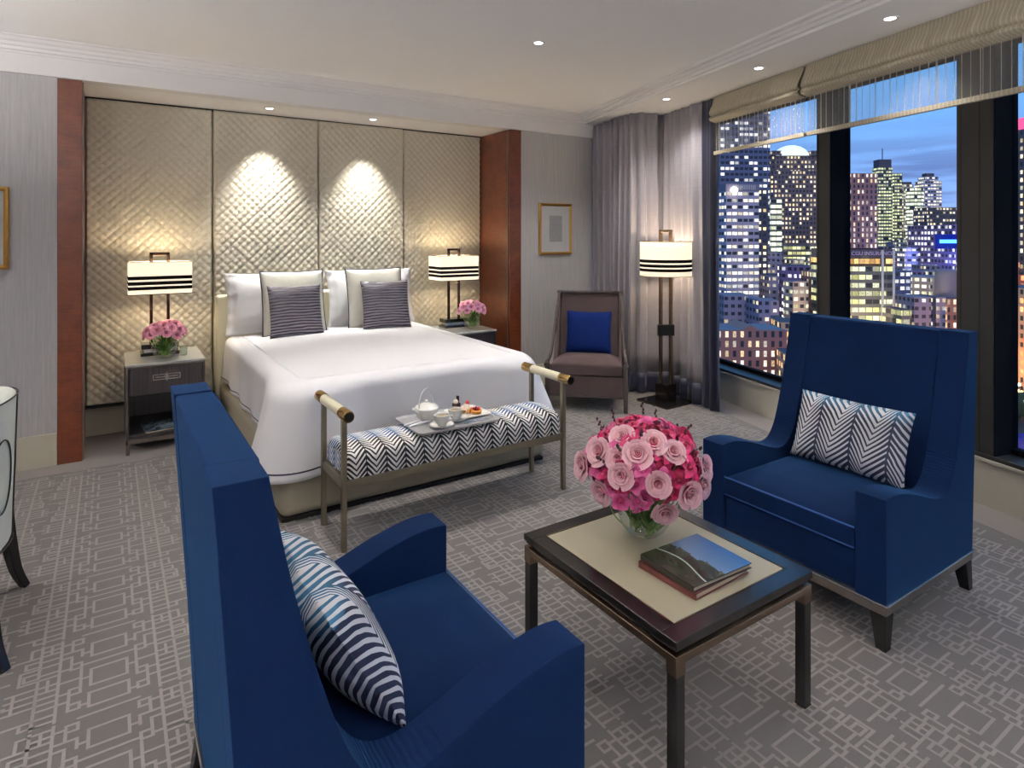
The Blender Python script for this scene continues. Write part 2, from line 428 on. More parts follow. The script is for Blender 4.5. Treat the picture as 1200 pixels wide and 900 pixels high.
# plain darker border strips of the carpet and the woven fret pattern lie in the floor mesh's children
bm = B()
for c in ((-.15, 4.79, 3.25, 5.54), (-2.55, 4.79, -.15, 4.975), (3.25, 4.79, 4.2, 4.975)): box(bm, c[0], c[1], .0005, c[2], c[3], .002)
q = [wpt(-3.1, -.25), wpt(-3.1, -.01), wpt(4.2, -.01), wpt(4.2, -.25)]
prism(bm, [(p.x, p.y) for p in q], 'z', .0005, .002)
struct(obj('carpet_border', bm, M['carpetb'], floor, smooth=False))
def fret():
    bm = B(); TW, TH, w = .56, .47, .0048; zo = [0.0]
    def inside(x, y):
        return -2.5 < x < XW(y)-.31 and -3.0 < y < 4.78
    def seg(x0, y0, x1, y1):
        if not inside((x0+x1)/2, (y0+y1)/2): return
        if not (inside(x0, y0) and inside(x1, y1)): return
        hz = abs(y1-y0) < 1e-6
        z = (.0022 if hz else .0016)+zo[0]
        if hz: c = ((x0-w, y0-w), (x1+w, y0-w), (x1+w, y0+w), (x0-w, y0+w))
        else: c = ((x0-w, y0+w), (x0+w, y0+w), (x0+w, y1-w), (x0-w, y1-w))
        bm.faces.new([bm.verts.new((*p, z)) for p in c])
    V = [(14.2,-1,46), (20,-1,24.5), (20,26,46), (26,10,21), (11,6,11), (8,14,25), (11,28,33), (8,31,36), (5.5,2,9), (5.2,13,22), (5.2,30,38), (11,36,40),
         (8,3,6), (11,3,6), (8,11,14), (11,11,14), (8,25,28), (11,25,28), (8,40,43), (11,40,43),
         (20.0,-1,-1), (24,26,29), (24,33,36), (23,1,4), (25.2,24.5,31.5), (17.2,17,24), (17.2,38,44), (23,38.5,44)]
    Hs = [(14.2,y,20) for y in (1,4,8,11,14,17,20,24.5,27,31.5,35,38.5,41,44)]
    Hs += [(20,y,28) for y in (11,14,17.2,20.5)] + [(20,24.5,25.2),(20,31.5,25.2),(20,26,24),(20,29,24),(20,33,24),(20,36,24),(20,38.5,28),(20,44,23),(20,1,23),(20,4,28)]
    Hs += [(0,2,5.5),(0,9,5.5),(0,13,5.2),(0,22,5.2),(0,30,5.2),(0,38,5.2)]
    Hs += [(8,y,11) for y in (3,6,11,14,25,28,40,43)] + [(5.5,4,8),(11,8,14.2),(11,12.5,14.2),(5.2,18,8),(8,19,14.2),(11,26,14.2),(11,33,14.2),(5.2,33,8),(8,36,14.2),(11,41.5,14.2),(0,26,8),(0,45,8)]
    for r in range(-8, 11):
        for c in range(-6, 10):
            ox, oy = c*TW, r*TH; zo[0] = .0003*(c % 2)+.00012*(r % 2)
            for sx in (1, -1):
                sh = .0 if (c % 2 == 0) else .235
                for x, a, b in V:
                    if b > a: seg(ox+sx*x/100, oy+sh+a/100, ox+sx*x/100, oy+sh+b/100)
                for a, y, b in Hs:
                    if a == 0:
                        if sx > 0: seg(ox-b/100, oy+sh+y/100, ox+b/100, oy+sh+y/100)
                        continue
                    xa, xb = sorted((ox+sx*a/100, ox+sx*b/100)); seg(xa, oy+sh+y/100, xb, oy+sh+y/100)
    return bm
struct(obj('carpet_pattern', fret(), M['carpetline'], floor, smooth=False, recalc=False))

sbox('wall_back_left', M['wall'], -2.6, YB, 0, -.284, YB+.12, 2.76)
sbox('wall_back_right', M['wall'], 3.375, YB, 0, 5.2, YB+.12, 2.76)
sbox('wall_back_header', M['trimw'], -2.6, YB-.012, ZS, 4.6, YB+.12, 2.76)
sbox('wall_niche', M['skirting'], -.4, YN, 0, 3.5, YN+.1, 2.7)
sbox('wall_niche_left', M['trimw'], -.30, YB+.01, 0, -.20, YN+.02, 2.6)
sbox('wall_niche_right', M['trimw'], 3.29, YB+.01, 0, 3.39, YN+.02, 2.6)
struct(bx('ceiling_niche', M['ceiling'], None, -.29, YB+.1, ZS, 3.38, YN+.05, ZS+.08, bevel=0))
sbox('wall_left', M['wall'], -2.7, -3.2, 0, -2.6, YB+.1, 2.8)
sbox('wall_front', M['wall'], -2.7, -3.3, 0, 3.2, -3.2, 2.8)
sbox('ceiling', M['ceiling'], -2.7, -3.3, ZC, 4.4, YB+.1, ZC+.1)
# lower ceiling border beside the windows, with its stepped moulding
bm = B()
def xi(y): return 4.165+.262*(y-4.98)
prism(bm, [(xi(-3.25), -3.25), (XW(-3.25)+.4, -3.25), (XW(5.1)+.4, 5.1), (xi(5.05), 5.05)], 'z', ZB, ZB+.12)
struct(obj('ceiling_border', bm, M['ceiling'], smooth=False))
bm = B()
for o, z0 in ((-.030, ZB+.018), (-.055, ZB+.040), (-.10, ZB+.058)):
    prism(bm, [(xi(-3.2)+o, -3.2), (xi(-3.2)+.02, -3.2), (xi(4.96)+.02, 4.96), (xi(4.96)+o, 4.96)], 'z', z0, ZC+.005)
struct(obj('trim_ceiling_right', bm, M['trimw'], smooth=False, bevel=.004))
# crown moulding on the back wall
bm = B()
prof = [(4.99, 2.655), (4.955, 2.655), (4.95, 2.668), (4.935, 2.672), (4.93, 2.69), (4.915, 2.695), (4.905, 2.712), (4.885, 2.72), (4.87, 2.735), (4.845, 2.74), (4.84, 2.75), (4.99, 2.75)]
prism(bm, prof, 'x', -2.6, 4.2)
struct(obj('trim_crown_back', bm, M['trimw'], ang=20))
sbox('baseboard_back_left', M['skirting'], -2.6, YB-.014, 0, -.284, YB+.01, .212, bevel=.004)
sbox('baseboard_back_right', M['skirting'], 3.375, YB-.014, 0, 4.6, YB+.01, .212, bevel=.004)
sbox('trim_niche_shadow_gap', M['charcoal'], -.20, YN-.02, ZS-.02, 3.29, YN+.01, ZS+.001)
sbox('trim_panel_ledge', M['charcoal'], -.20, YN-.035, .212, 3.29, YN+.01, .226)
# red mahogany pilasters
for i, (x0, x1, s) in enumerate(((-.284, -.149, 0), (3.24, 3.375, 1))):
    o = sbox('trim_pilaster_%s' % ('right' if s else 'left'), M['redwood'], x0, YB-.006, 0, x1, YN+.0, ZS-.004, bevel=.003)
for x in (-.149, 3.24-.008):
    sbox('trim_pilaster_edge', M['railmetal'], x, YB+.02, 0, x+.008, YB+.03, ZS-.01)
# four quilted panels
def quilt(x0, x1, y0, label):
    W, Hh, z0 = x1-x0, ZS-.235, .228
    S = .066; nu = int(W/.0085); nv = int(Hh/.0085)
    def fn(a, b):
        x, z = a*W, b*Hh
        p = abs(((x+z)/S) % 1-.5)*2; r = abs(((x-z)/S) % 1-.5)*2     # 1 on the seams
        h = (1-p**3)*(1-r**3)
        h = .011*h**.6
        e = min(a*W, (1-a)*W, b*Hh, (1-b)*Hh)
        return (x, -(.022+h) if e > .001 else 0, z)
    bm = B(); grid(bm, fn, nu, nv)
    o = obj('padded_wall_panel', bm, M['silk'], ang=180, recalc=False)
    for f in o.data.polygons: f.use_smooth = True
    o.location = (x0, y0, z0); tag(o, label, 'wall panel', 'quilted silk panels behind the bed'); return o
quilt(-.147, .706, YN-.004, 'tall champagne quilted wall panel at the far left, behind the lamp on the open nightstand')
quilt(.712, 1.557, YN-.022, 'quilted wall panel behind the left half of the bed, spotlit from above')
quilt(1.560, 2.368, YN-.022, 'quilted wall panel behind the right half of the bed, spotlit from above')
quilt(2.374, 3.236, YN-.004, 'quilted wall panel at the right, next to the wide red pilaster and behind the second bedside lamp')

# window wall: low panel, mullions, frames, glass
bm = B(); wprism(bm, -3.3, 5.0, 0, .17, 0, .25); struct(obj('wall_window_lower', bm, M['wallpanel'], smooth=False))
bm = B(); wprism(bm, -3.3, 5.0, -.012, .05, .243, .262); struct(obj('trim_window_ledge', bm, M['wallpanel'], bevel=.003))
bm = B(); wprism(bm, -3.3, 5.0, -.006, .17, .262, .285); struct(obj('trim_window_sill', bm, M['winframe'], bevel=.003))
bm = B(); wprism(bm, -3.3, 5.0, 0, .17, 2.60, 2.8); struct(obj('wall_window_upper', bm, M['winreveal'], smooth=False))
def mullion(name, ya, yb, grooves=()):
    bm = B(); wprism(bm, ya, yb, 0, .164, .28, 2.62)
    o = struct(obj(name, bm, M['winframe'], smooth=False))
    bm = B(); wprism(bm, ya-.004, ya+.0, .005, .157, .285, 2.6)
    struct(obj('reveal_liner', bm, M['winreveal'], o, smooth=False))
    for g in grooves:
        bm = B(); wprism(bm, g, g+.008, -.0012, .002, .285, 2.6); struct(obj('shadow_joint', bm, M['charcoal'], o, smooth=False))
mullion('trim_mullion_left', 2.452, 2.567, (2.545,))
mullion('trim_mullion_middle', 1.367, 1.562, (1.435, 1.535))
mullion('trim_mullion_right', .15, .33)
mullion('wall_window_far', 4.45, 5.0)
mullion('wall_window_near', -3.3, -1.0)
for i, (a, b) in enumerate(((2.567, 4.45), (1.562, 2.452), (.33, 1.367), (-1.0, .15))):
    bm = B(); wprism(bm, a, b, .150, .156, .285, 2.6)
    g = struct(obj('window_%d' % (i+1), bm, M['glass'], smooth=False))
    bm = B()
    for c in ((a, b, .285, .315), (a, b, 2.57, 2.6)): wprism(bm, c[0], c[1], .14, .19, c[2], c[3])
    for c in ((a, a+.004), (b-.004, b)): wprism(bm, c[0], c[1], .14, .19, .315, 2.57)
    struct(obj('window_frame', bm, M['winreveal'], g, smooth=False))

# ------------------------------------------------------------------ roman blinds
def blind(ya, yb, label):
    def bp(y, o, z):
        p = Vector((4.259+.285*(y-3.359), y, z)); return p+Vector((1, -.285, 0)).normalized()*o
    base = bp(ya, 0, 0)
    t = thing('roman_blind', label, 'blind', (base.x, base.y, 2.18), 0, 'roman blinds above the city windows')
    L = yb-ya
    def rel(p): return (p.x-base.x, p.y-base.y, p.z-2.18)
    # folded stack: section (out, z) with soft overlapping folds
    sec = [(.0,2.668),(-.004,2.64),(-.018,2.60),(-.038,2.565),(-.050,2.535),(-.048,2.515),(-.030,2.505),(-.034,2.50),(-.050,2.49),(-.052,2.475),(-.034,2.462),(-.012,2.458),(.0,2.452),(.03,2.45),(.035,2.50),(.035,2.668)]
    n = int(abs(L)/.012)
    def fn(a, b):
        y = ya+a*L; k = b*(len(sec)-1); i = min(int(k), len(sec)-2); o, z = (lerp(sec[i][0], sec[i+1][0], k-i), lerp(sec[i][1], sec[i+1][1], k-i))
        r = .0035*math.sin(y*95)+.003*math.sin(y*41+1)
        return rel(bp(y, o+(r if o < -.01 else 0), z))
    bm = B(); grid(bm, fn, n, len(sec)-1, lambda a, b: (a*abs(L), b))
    obj('folded_top', bm, M['blind'], t, ang=60)
    bm = B(); grid(bm, lambda a, b: rel(bp(ya+a*L, .012+.003*math.sin(a*L*50), 2.205+b*.25)), 80, 2, lambda a, b: (a*abs(L), b))
    obj('sheer_panel', bm, M['sheer'], t, ang=180)
    bm = B()
    q = [bp(ya, -.003, 0), bp(ya, .02, 0), bp(yb, .02, 0), bp(yb, -.003, 0)]
    prism(bm, [(p.x-base.x, p.y-base.y) for p in q], 'z', 0, .03)
    uvl = bm.loops.layers.uv.verify()
    for f in bm.faces:
        for l in f.loops: l[uvl].uv = (l.vert.co.y, l.vert.co.z)
    obj('hem_bar', bm, M['blind'], t, bevel=.003)
blind(3.40, 2.425, 'short roman blind beside the curtains, above the narrow left window')
blind(2.405, .30, 'wide roman blind hanging across the middle and right windows')
blind(.28, -1.1, 'roman blind above the nearest window at the right')

# ------------------------------------------------------------------ curtains
def curtain(path, label, folds, amp, seedv, navy_end=False, navy_w=.10):
    P = smoothpath(path, 24)
    d = [0]
    for a, b in zip(P, P[1:]): d.append(d[-1]+math.hypot(b[0]-a[0], b[1]-a[1]))
    T = d[-1]
    def at(s):
        s = max(0, min(T, s)); 
        for i in range(len(P)-1):
            if d[i+1] >= s: break
        t = (s-d[i])/max(1e-9, d[i+1]-d[i]); p = (lerp(P[i][0], P[i+1][0], t), lerp(P[i][1], P[i+1][1], t))
        tx, ty = P[i+1][0]-P[i][0], P[i+1][1]-P[i][1]; l = math.hypot(tx, ty) or 1
        return p, (ty/l, -tx/l)
    r = random.Random(seedv); ph = [r.uniform(0, 6) for _ in range(4)]
    def wave(a, z):
        x = a*folds+.35*math.sin(a*9+ph[0])+.12*math.sin(z*1.3+ph[3]+a*7)
        s = math.sin(2*PI*x); s = math.copysign(abs(s)**.75, s)
        return amp*(s*(.75+.35*math.sin(a*23+ph[1]))+.25*math.sin(4*PI*x+ph[2]+z*.4))*(.8+.25*(1-z/2.6))
    x0, y0 = path[0]
    t = thing('curtain', label, 'curtain', (x0, y0, 0), 0, 'grey curtains with navy borders')
    nu = int(T/.006)
    def part(name, mat, a0, a1, z0, z1, push=0.0, nz=14):
        bm = B()
        def fn(a, b):
            aa = lerp(a0, a1, a); z = lerp(z0, z1, b); p, n = at(aa*T); w = wave(aa, z)-push
            return (p[0]+n[0]*w-x0, p[1]+n[1]*w-y0, z)
        grid(bm, fn, max(8, int(nu*(a1-a0))), nz); o = obj(name, bm, mat, t, ang=180)
        m = o.modifiers.new('Solid', 'SOLIDIFY'); m.thickness = .003; m.offset = 0
    e = 1-navy_w/T if navy_end else 1
    part('drape', M['curtain'], 0, e, .20, 2.665)
    part('navy_hem', M['curt_navy'], 0, e, .012, .20, nz=3)
    if navy_end: part('navy_edge', M['curt_navy'], e, 1, .012, 2.665)
curtain([(4.30, 4.955), (4.25, 4.70), (4.19, 4.42), (4.185, 4.25), (4.27, 4.185), (4.35, 4.155), (4.42, 4.145)], 'grey curtain with navy hem gathered in the corner between the armchair and the window curtain', 10, .036, 3)
curtain([(4.49, 4.27), (4.46, 4.12), (4.43, 3.98), (4.37, 3.74), (4.325, 3.54), (4.30, 3.37)], 'grey curtain with a broad navy leading edge hanging beside the left window', 8, .028, 5, True, .21)

# ------------------------------------------------------------------ ceiling downlights and added fixtureless spots
dl = []
def downlight(x, y, z, label, power, spot=95, blend=.6, size=.04, col=(1, .9, .78), vis=True, tilt=0):
    if vis:
        t = thing('recessed_downlight', label, 'downlight', (x, y, z), 0, 'recessed ceiling downlights')
        bm = B(); lathe(bm, [(.028,-.001),(.045,-.004),(.047,0),(.028,.004)], 28, close=True); obj('trim_ring', bm, M['trimw'], t)
        bm = B(); lathe(bm, [(0,-.0015),(.028,-.0015),(.028,.003),(0,.003)], 24); obj('lens', bm, M['lens'], t)
    l = bpy.data.lights.new('downlight_or_fill_beam', 'SPOT'); l.energy = power; l.spot_size = math.radians(spot); l.spot_blend = blend
    l.shadow_soft_size = size; l.color = col
    o = bpy.data.objects.new('downlight_or_fill_beam', l); C.objects.link(o); o.location = (x, y, z-.012); o.rotation_euler = (math.radians(tilt), 0, 0)
    return o
SW = (1, .95, .89)
downlight(1.091, 5.26, ZS, 'small round downlight in the niche soffit above the left half of the bed', 120, 66, 1.0, .02, (1, .98, .92), True, 7)
downlight(1.965, 5.25, ZS, 'small round downlight in the niche soffit above the right half of the bed', 120, 66, 1.0, .02, (1, .98, .92), True, 7)
downlight(4.00, 3.676, ZB, 'small downlight in the ceiling border closest to the curtains', 55, 130, 1.0, .04, SW)
downlight(3.80, 2.642, ZB, 'small downlight in the ceiling border above the left window', 40, 105, .7, .04, SW)
downlight(3.52, 1.647, ZB, 'small downlight in the ceiling border above the middle window, largest in view', 26, 95, .7, .04, SW)
downlight(2.321, 3.223, ZC, 'small downlight alone in the middle of the main ceiling', 75, 110, .8, .05, SW)
for x, y, p in ((.9, 3.3, 80), (-.9, 3.4, 45), (-1.2, 1.4, 40), (.7, 1.1, 28), (1.9, 1.5, 22), (.4, -1.0, 12), (3.5, 4.1, 45)):  # added fill spots without fixtures, to light the room evenly
    downlight(x, y, ZC, '', p, 110, .8, .06, SW, False)
# added unseen upward fill lights that brighten the ceiling; no lamps stand there
for x, y, p in ((-1.9, -.6, 130), (1.2, -1.9, 115), (-2.1, 3.2, 70), (2.9, -.9, 35)):
    l = bpy.data.lights.new('ceiling_fill_light', 'AREA'); l.shape = 'DISK'; l.size = .5; l.energy = p; l.color = (1, .975, .96)
    o = bpy.data.objects.new('ceiling_fill_light', l); C.objects.link(o); o.location = (x, y, 1.75); o.rotation_euler = (PI, 0, 0)

# ------------------------------------------------------------------ bed
bed = thing('bed', 'king size bed with cream headboard and taupe upholstered base', 'bed', (1.59, 3.31, 0))
def L(x, y): return x-1.59, y-3.31
bx('base', M['bedbase'], bed, -.85, 0, .02, .85, 2.10, .335, bevel=.05, seg=5)
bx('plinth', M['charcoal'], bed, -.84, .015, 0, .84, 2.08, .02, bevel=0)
bx('mattress', M['linenfold'], bed, -.80, .07, .34, .80, 2.10, .655, bevel=.06, seg=4)
bx('headboard', M['cream'], bed, -.876, 2.112, .02, .74, 2.185, 1.02, bevel=.025, seg=4)
# bed cover: draped sheet with navy line above the hem
def bedcover():
    x0, x1, y0, y1, zt = .83, 2.35, 3.43, 5.30, .695
    path = []                                 # (x, y, nx, ny, cornerweight)
    R = .10
    def add(x, y, nx, ny, cw): path.append((x, y, nx, ny, cw))
    N = 60
    for i in range(N): y = lerp(y1, y0+R, i/N); add(x0, y, -1, 0, max(0, 1-(y-y0-R)/.32))
    for i in range(25): a = PI+PI/2*i/25; add(x0+R+R*math.cos(a), y0+R+R*math.sin(a), math.cos(a), math.sin(a), 1)
    for i in range(70): x = lerp(x0+R, x1-R, i/70); add(x, y0, 0, -1, max(0, 1-min(x-x0-R, x1-R-x)/.30))
    for i in range(25): a = 1.5*PI+PI/2*i/25; add(x1-R+R*math.cos(a), y0+R+R*math.sin(a), math.cos(a), math.sin(a), 1)
    for i in range(N+1): y = lerp(y0+R, y1, i/N); add(x1, y, 1, 0, max(0, 1-(y-y0-R)/.32))
    n = len(path); s = [0]
    for a, b in zip(path, path[1:]): s.append(s[-1]+math.hypot(a[0]-b[0], a[1]-b[1]))
    def hem(i):
        cw = path[i][4]; c = cw*cw*(3-2*cw)
        return lerp(.355, .22, c)+.006*math.sin(s[i]*11)
    def pt(i, b):
        x, y, nx, ny, cw = path[i]; c = cw*cw*(3-2*cw)
        rows = 26; h = hem(i); r = .055+.03*c
        tot = zt-h; d = b*(tot+r*.57)
        if d < r*PI/2: a = d/r; o, z = r*math.sin(a), zt-r*(1-math.cos(a))
        else: o, z = r, zt-r-(d-r*PI/2)
        dn = max(0, (zt-z)/tot)
        if b < 0: return x+nx*b*rows, y+ny*b*rows, zt
        fl = dn*(.022+.07*c+.07*2*abs(nx*ny))+dn**1.5*(.012+.028*c)*math.sin(s[i]*15+1.1)
        return x+nx*(o+fl+.0), y+ny*(o+fl), z
    bm = B(); rows = 26
    cols = [-.065/rows, -.035/rows, -.012/rows]+[b/rows for b in range(rows+1)]
    g = [[bm.verts.new(pt(i, b)) for b in cols] for i in range(n)]
    for i in range(n-1):
        for b in range(len(cols)-1):
            f = bm.faces.new((g[i][b], g[i][b+1], g[i+1][b+1], g[i+1][b]))
    # flat top with rounded foot corners, softly crowned
    def topf(u, v):
        x, y = lerp(x0+.03, x1-.03, u), lerp(y0+.03, y1, v)
        for cx_, sg in ((x0+.03+R, -1), (x1-.03-R, 1)):
            dx, dy = (x-cx_)*sg, y0+.03+R-y
            if dx > 0 and dy > 0:
                m_ = max(dx, dy); l_ = math.hypot(dx, dy); x = cx_+sg*dx*m_/l_; y = y0+.03+R-dy*m_/l_
        q1 = min(1, (x-x0)/.5, (x1-x)/.5); q2 = min(1, (y-y0)/.6); q1 = max(0, q1); q2 = max(0, q2)
        q1 = q1*q1*(3-2*q1); q2 = q2*q2*(3-2*q2)
        return (x, y, zt-.0008+q1*q2*(.016+.004*math.sin(x*5+y*4)+.002*math.sin(x*13-y*9)))
    grid(bm, topf, 66, 76)
    o = obj('bed_cover', bm, M['linen'], None, ang=180)
    m = o.modifiers.new('Solid', 'SOLIDIFY'); m.thickness = .006; m.offset = 1
    tag(o, 'white bedspread with a thin navy hem line, draped over the whole bed', 'bedspread')
    # hem stripe ribbon
    bm = B()
    for i in range(n-1):
        q = []
        for j, b in ((i, .905), (i, .921), (i+1, .921), (i+1, .905)):
            X, Y, Z = pt(j, b); q.append(bm.verts.new((X+path[j][2]*.0105, Y+path[j][3]*.0105, Z)))
        bm.faces.new(q)
    obj('hem_stripe', bm, M['navyline'], o, ang=180)
    return o
bedcover()

# pillows and cushions
def cushion(name, w, h, th, mats, flange=0, pinch=.06, uvm=True, piping=None, nu=26, seed=0, sag=0.0):
    """cushion standing in the local xz plane, bottom edge at z=0, bulging along y"""
    r = random.Random(seed); ph = [r.uniform(0, 6) for _ in range(4)]
    def surf(side):
        def fn(a, b):
            u, v = a*2-1, b*2-1
            iu = 1-flange/(w/2); iv = 1-flange/(h/2)
            uu, vv = min(1, abs(u)/iu), min(1, abs(v)/iv)
            k = max(0, (1-uu**3))**.55*max(0, (1-vv**3))**.55
            x = w/2*u*(1-pinch*(1-v*v)*abs(u)**2); z = h/2*v*(1-pinch*(1-u*u)*abs(v)**2)
            y = side*(th/2*k+.0015)+.004*math.sin(u*5+ph[0])*math.sin(v*4+ph[1])
            if flange and (uu >= 1 or vv >= 1): y += .005*math.sin(u*18+v*15+ph[2])
            z += -sag*(1-u*u)*(v+1)/2
            return (x, y, z+h/2)
        return fn
    bm = B(); uvf = lambda a, b: (a*w, b*h)
    for s in (-1, 1):
        grid(bm, surf(s), nu, nu, uvf)
    bmesh.ops.remove_doubles(bm, verts=bm.verts, dist=.0001)
    # stitch rim
    be = [e for e in bm.edges if len(e.link_faces) == 1]
    if be: bmesh.ops.bridge_loops(bm, edges=be)
    root = obj(name, bm, mats, None, ang=180)
    if piping:
        rim = []
        for i in range(nu*4):
            q, k = divmod(i, nu); t = k/nu
            a, b = ((t, 0), (1, t), (1-t, 1), (0, 1-t))[q]
            p0 = surf(-1)(a, b); p1 = surf(1)(a, b); rim.append(tuple((x+y)/2 for x, y in zip(p0, p1)))
        rim.append(rim[0]); bm = B(); tube(bm, rim, .0055, 6, False)
        obj('piping', bm, piping, root, ang=180)
    return root
def place(o, loc, tilt, yaw, roll, label, cat, group=None):
    o.location = loc; o.rotation_euler = (tilt, roll, yaw); tag(o, label, cat, group); return o
zt = .705
def stand(w, h, th, x, y, mat, label, name='pillow', cat='pillow', tilt=-12, yaw=0, roll=0, dz=0.0, **kw):
    o = cushion(name, w, h, th, mat, **kw)
    o.rotation_mode = 'XYZ'
    # negative tilt leans the top edge back towards the headboard
    return place(o, (x, y, zt+dz), math.radians(tilt), math.radians(yaw), math.radians(roll), label, cat)
stand(.80, .50, .17, 1.16, 5.25, M['linenfold'], 'white flanged bed pillow leaning on the headboard at the left', flange=.035, seed=1, tilt=-10)
stand(.80, .50, .17, 1.965, 5.25, M['linenfold'], 'white flanged bed pillow leaning on the headboard at the right', flange=.035, seed=2, tilt=-10)
stand(.50, .52, .14, 1.255, 5.09, M['silkcush'], 'pale silk cushion with dark piping behind the left striped cushion', 'silk_cushion', 'cushion', tilt=-13, piping=M['navyline'], pinch=.05, seed=3)
stand(.50, .52, .14, 1.945, 5.09, M['silkcush'], 'pale silk cushion with dark piping behind the right striped cushion', 'silk_cushion', 'cushion', tilt=-13, piping=M['navyline'], pinch=.05, seed=4, yaw=-3)
stand(.42, .415, .12, 1.24, 4.955, M['stripecush'], 'navy and grey pleated cushion standing at the left of the bed head', 'striped_cushion', 'cushion', tilt=-15, seed=5, yaw=2)
stand(.42, .42, .12, 1.985, 4.955, M['stripecush'], 'navy and grey pleated cushion standing at the right of the bed head', 'striped_cushion', 'cushion', tilt=-15, seed=6, yaw=-6)

# ------------------------------------------------------------------ nightstands
def nightstand(x, label):
    t = thing('nightstand', label, 'nightstand', (x, 4.918, 0), 0, 'nightstands either side of the bed')
    W, D, H = .485, .56, .60; z0 = .105
    bm = B(); box(bm, 0, .01, z0, .02, D, H); box(bm, W-.02, .01, z0, W, D, H); box(bm, .02, D-.02, z0, W-.02, D, H); box(bm, .02, .02, z0, W-.02, D-.02, z0+.02)
    obj('body', bm, M['nightwood'], t, bevel=.002)
    bx('shelf_lining', M['nightin'], t, .021, .03, z0+.02, W-.021, D-.021, z0+.026, bevel=0)
    bx('shelf_divider', M['nightin'], t, .02, .03, .385, W-.02, D-.02, .40, bevel=0)
    bx('drawer_box', M['nightin'], t, .022, .04, .40, W-.022, D-.022, .595, bevel=0)
    dr = bx('drawer', M['nightwood'], t, .022, .004, .402, W-.022, .04, .594, bevel=.003)
    bm = B(); cx = W/2; z = .515; y0, y1 = -.008, .004
    def fr(xa, za, xb, zb, w=.006):
        box(bm, xa, y0, za, xb, y1, za+w); box(bm, xa, y0, zb-w, xb, y1, zb); box(bm, xa, y0, za, xa+w, y1, zb); box(bm, xb-w, y0, za, xb, y1, zb)
    fr(cx-.085, z-.02, cx-.004, z+.02); fr(cx+.004, z-.02, cx+.085, z+.02); box(bm, cx-.004, y0, z-.03, cx+.004, y1, z+.03); box(bm, cx-.07, y0, z-.003, cx+.07, y1, z+.003)
    obj('handle', bm, M['railbright'], dr, bevel=.001)
    bm = B()
    for xx in (0, W-.012): box(bm, xx, -.002, z0-.03, xx+.012, .012, H)
    box(bm, 0, -.002, z0-.03, W, .012, z0-.002); box(bm, .012, -.002, H-.012, W-.012, .012, H)
    obj('metal_edging', bm, M['nightmetal'], t, bevel=.0015)
    for xx in (.012, W-.012):
        for yy in (.012, D-.014):
            bm = B(); taper(bm, xx, yy, 0, z0-.03 if yy < .1 else z0, .022, .024); obj('leg', bm, M['nightmetal'], t, bevel=.002)
    bx('stone_top', M['glasstop'], t, -.006, -.008, H, W+.006, D, H+.018, bevel=.004)
    return t
nightstand(.094, 'dark wood nightstand with open shelf, between the left pilaster and the bed')
nightstand(2.562, 'dark wood nightstand mostly hidden behind the right side of the bed')
# magazine on the open shelf
t = thing('magazine', 'glossy magazine lying on the open shelf of the left nightstand', 'magazine', (.30, 5.07, .1315), .10)
bx('pages', M['pages'], t, -.10, -.13, 0, .10, .13, .008, bevel=.001); bx('cover', M['mag'], t, -.102, -.132, .008, .102, .132, .0105, bevel=.001)

# ------------------------------------------------------------------ table lamps
def table_lamp(x, label, y=5.27):
    z0 = .618
    t = thing('table_lamp', label, 'lamp', (x, y, z0), 0, 'bedside lamps with striped rectangular shades')
    bm = B(); box(bm, -.125, -.07, 0, .125, .07, .022); box(bm, -.10, -.055, .022, .10, .055, .05); box(bm, -.12, -.065, .05, .12, .065, .085)
    obj('base', bm, M['espresso'], t, bevel=.003)
    bm = B(); box(bm, -.105, -.056, .0225, .105, .056, .0495); obj('base_band', bm, M['railbright'], t, bevel=.001)
    for s in (-1, 1):
        bm = B(); box(bm, s*.055-.010, -.012, .085, s*.055+.010, .012, .755); obj('pole', bm, M['lampmetal'], t, bevel=.002)
    bm = B(); box(bm, -.065, -.012, .735, .065, .012, .757); obj('finial_bar', bm, M['lampmetal'], t, bevel=.002)
    W, D, Hh, zs = .405, .26, .235, .455
    bm = B(); uvl = bm.loops.layers.uv.verify()
    for k, (a, b) in enumerate((((-W/2,-D/2),(W/2,-D/2)),((W/2,-D/2),(W/2,D/2)),((W/2,D/2),(-W/2,D/2)),((-W/2,D/2),(-W/2,-D/2)))):
        f = bm.faces.new([bm.verts.new((*a, zs)), bm.verts.new((*b, zs)), bm.verts.new((*b, zs+Hh)), bm.verts.new((*a, zs+Hh))])
        for l, uv in zip(f.loops, ((0,0),(1,0),(1,1),(0,1))): l[uvl].uv = uv
    bmesh.ops.remove_doubles(bm, verts=bm.verts, dist=.0001)
    o = obj('lamp_shade', bm, M['shadebox'], t, smooth=False); m = o.modifiers.new('Solid', 'SOLIDIFY'); m.thickness = .004; m.offset = -1
    for z in (zs-.002, zs+Hh-.003):
        bm = B()
        for c in ((-W/2-.002,-D/2-.002,W/2+.002,-D/2+.003),(-W/2-.002,D/2-.003,W/2+.002,D/2+.002),(-W/2-.002,-D/2,-W/2+.003,D/2),(W/2-.003,-D/2,W/2+.002,D/2)): box(bm, c[0], c[1], z, c[2], c[3], z+.005)
        obj('shade_rim', bm, M['lampmetal'], t, smooth=False)
    for zz, e in ((zs+Hh*.62, 9), ):
        l = bpy.data.lights.new('lamp_bulb', 'POINT'); l.energy = e; l.color = (1, .80, .52); l.shadow_soft_size = .05
        o = bpy.data.objects.new('lamp_bulb', l); C.objects.link(o); o.location = (x, y, z0+zz)
table_lamp(.315, 'lit table lamp with striped box shade on the left nightstand, behind pink roses')
table_lamp(2.785, 'lit table lamp with striped box shade on the right nightstand')

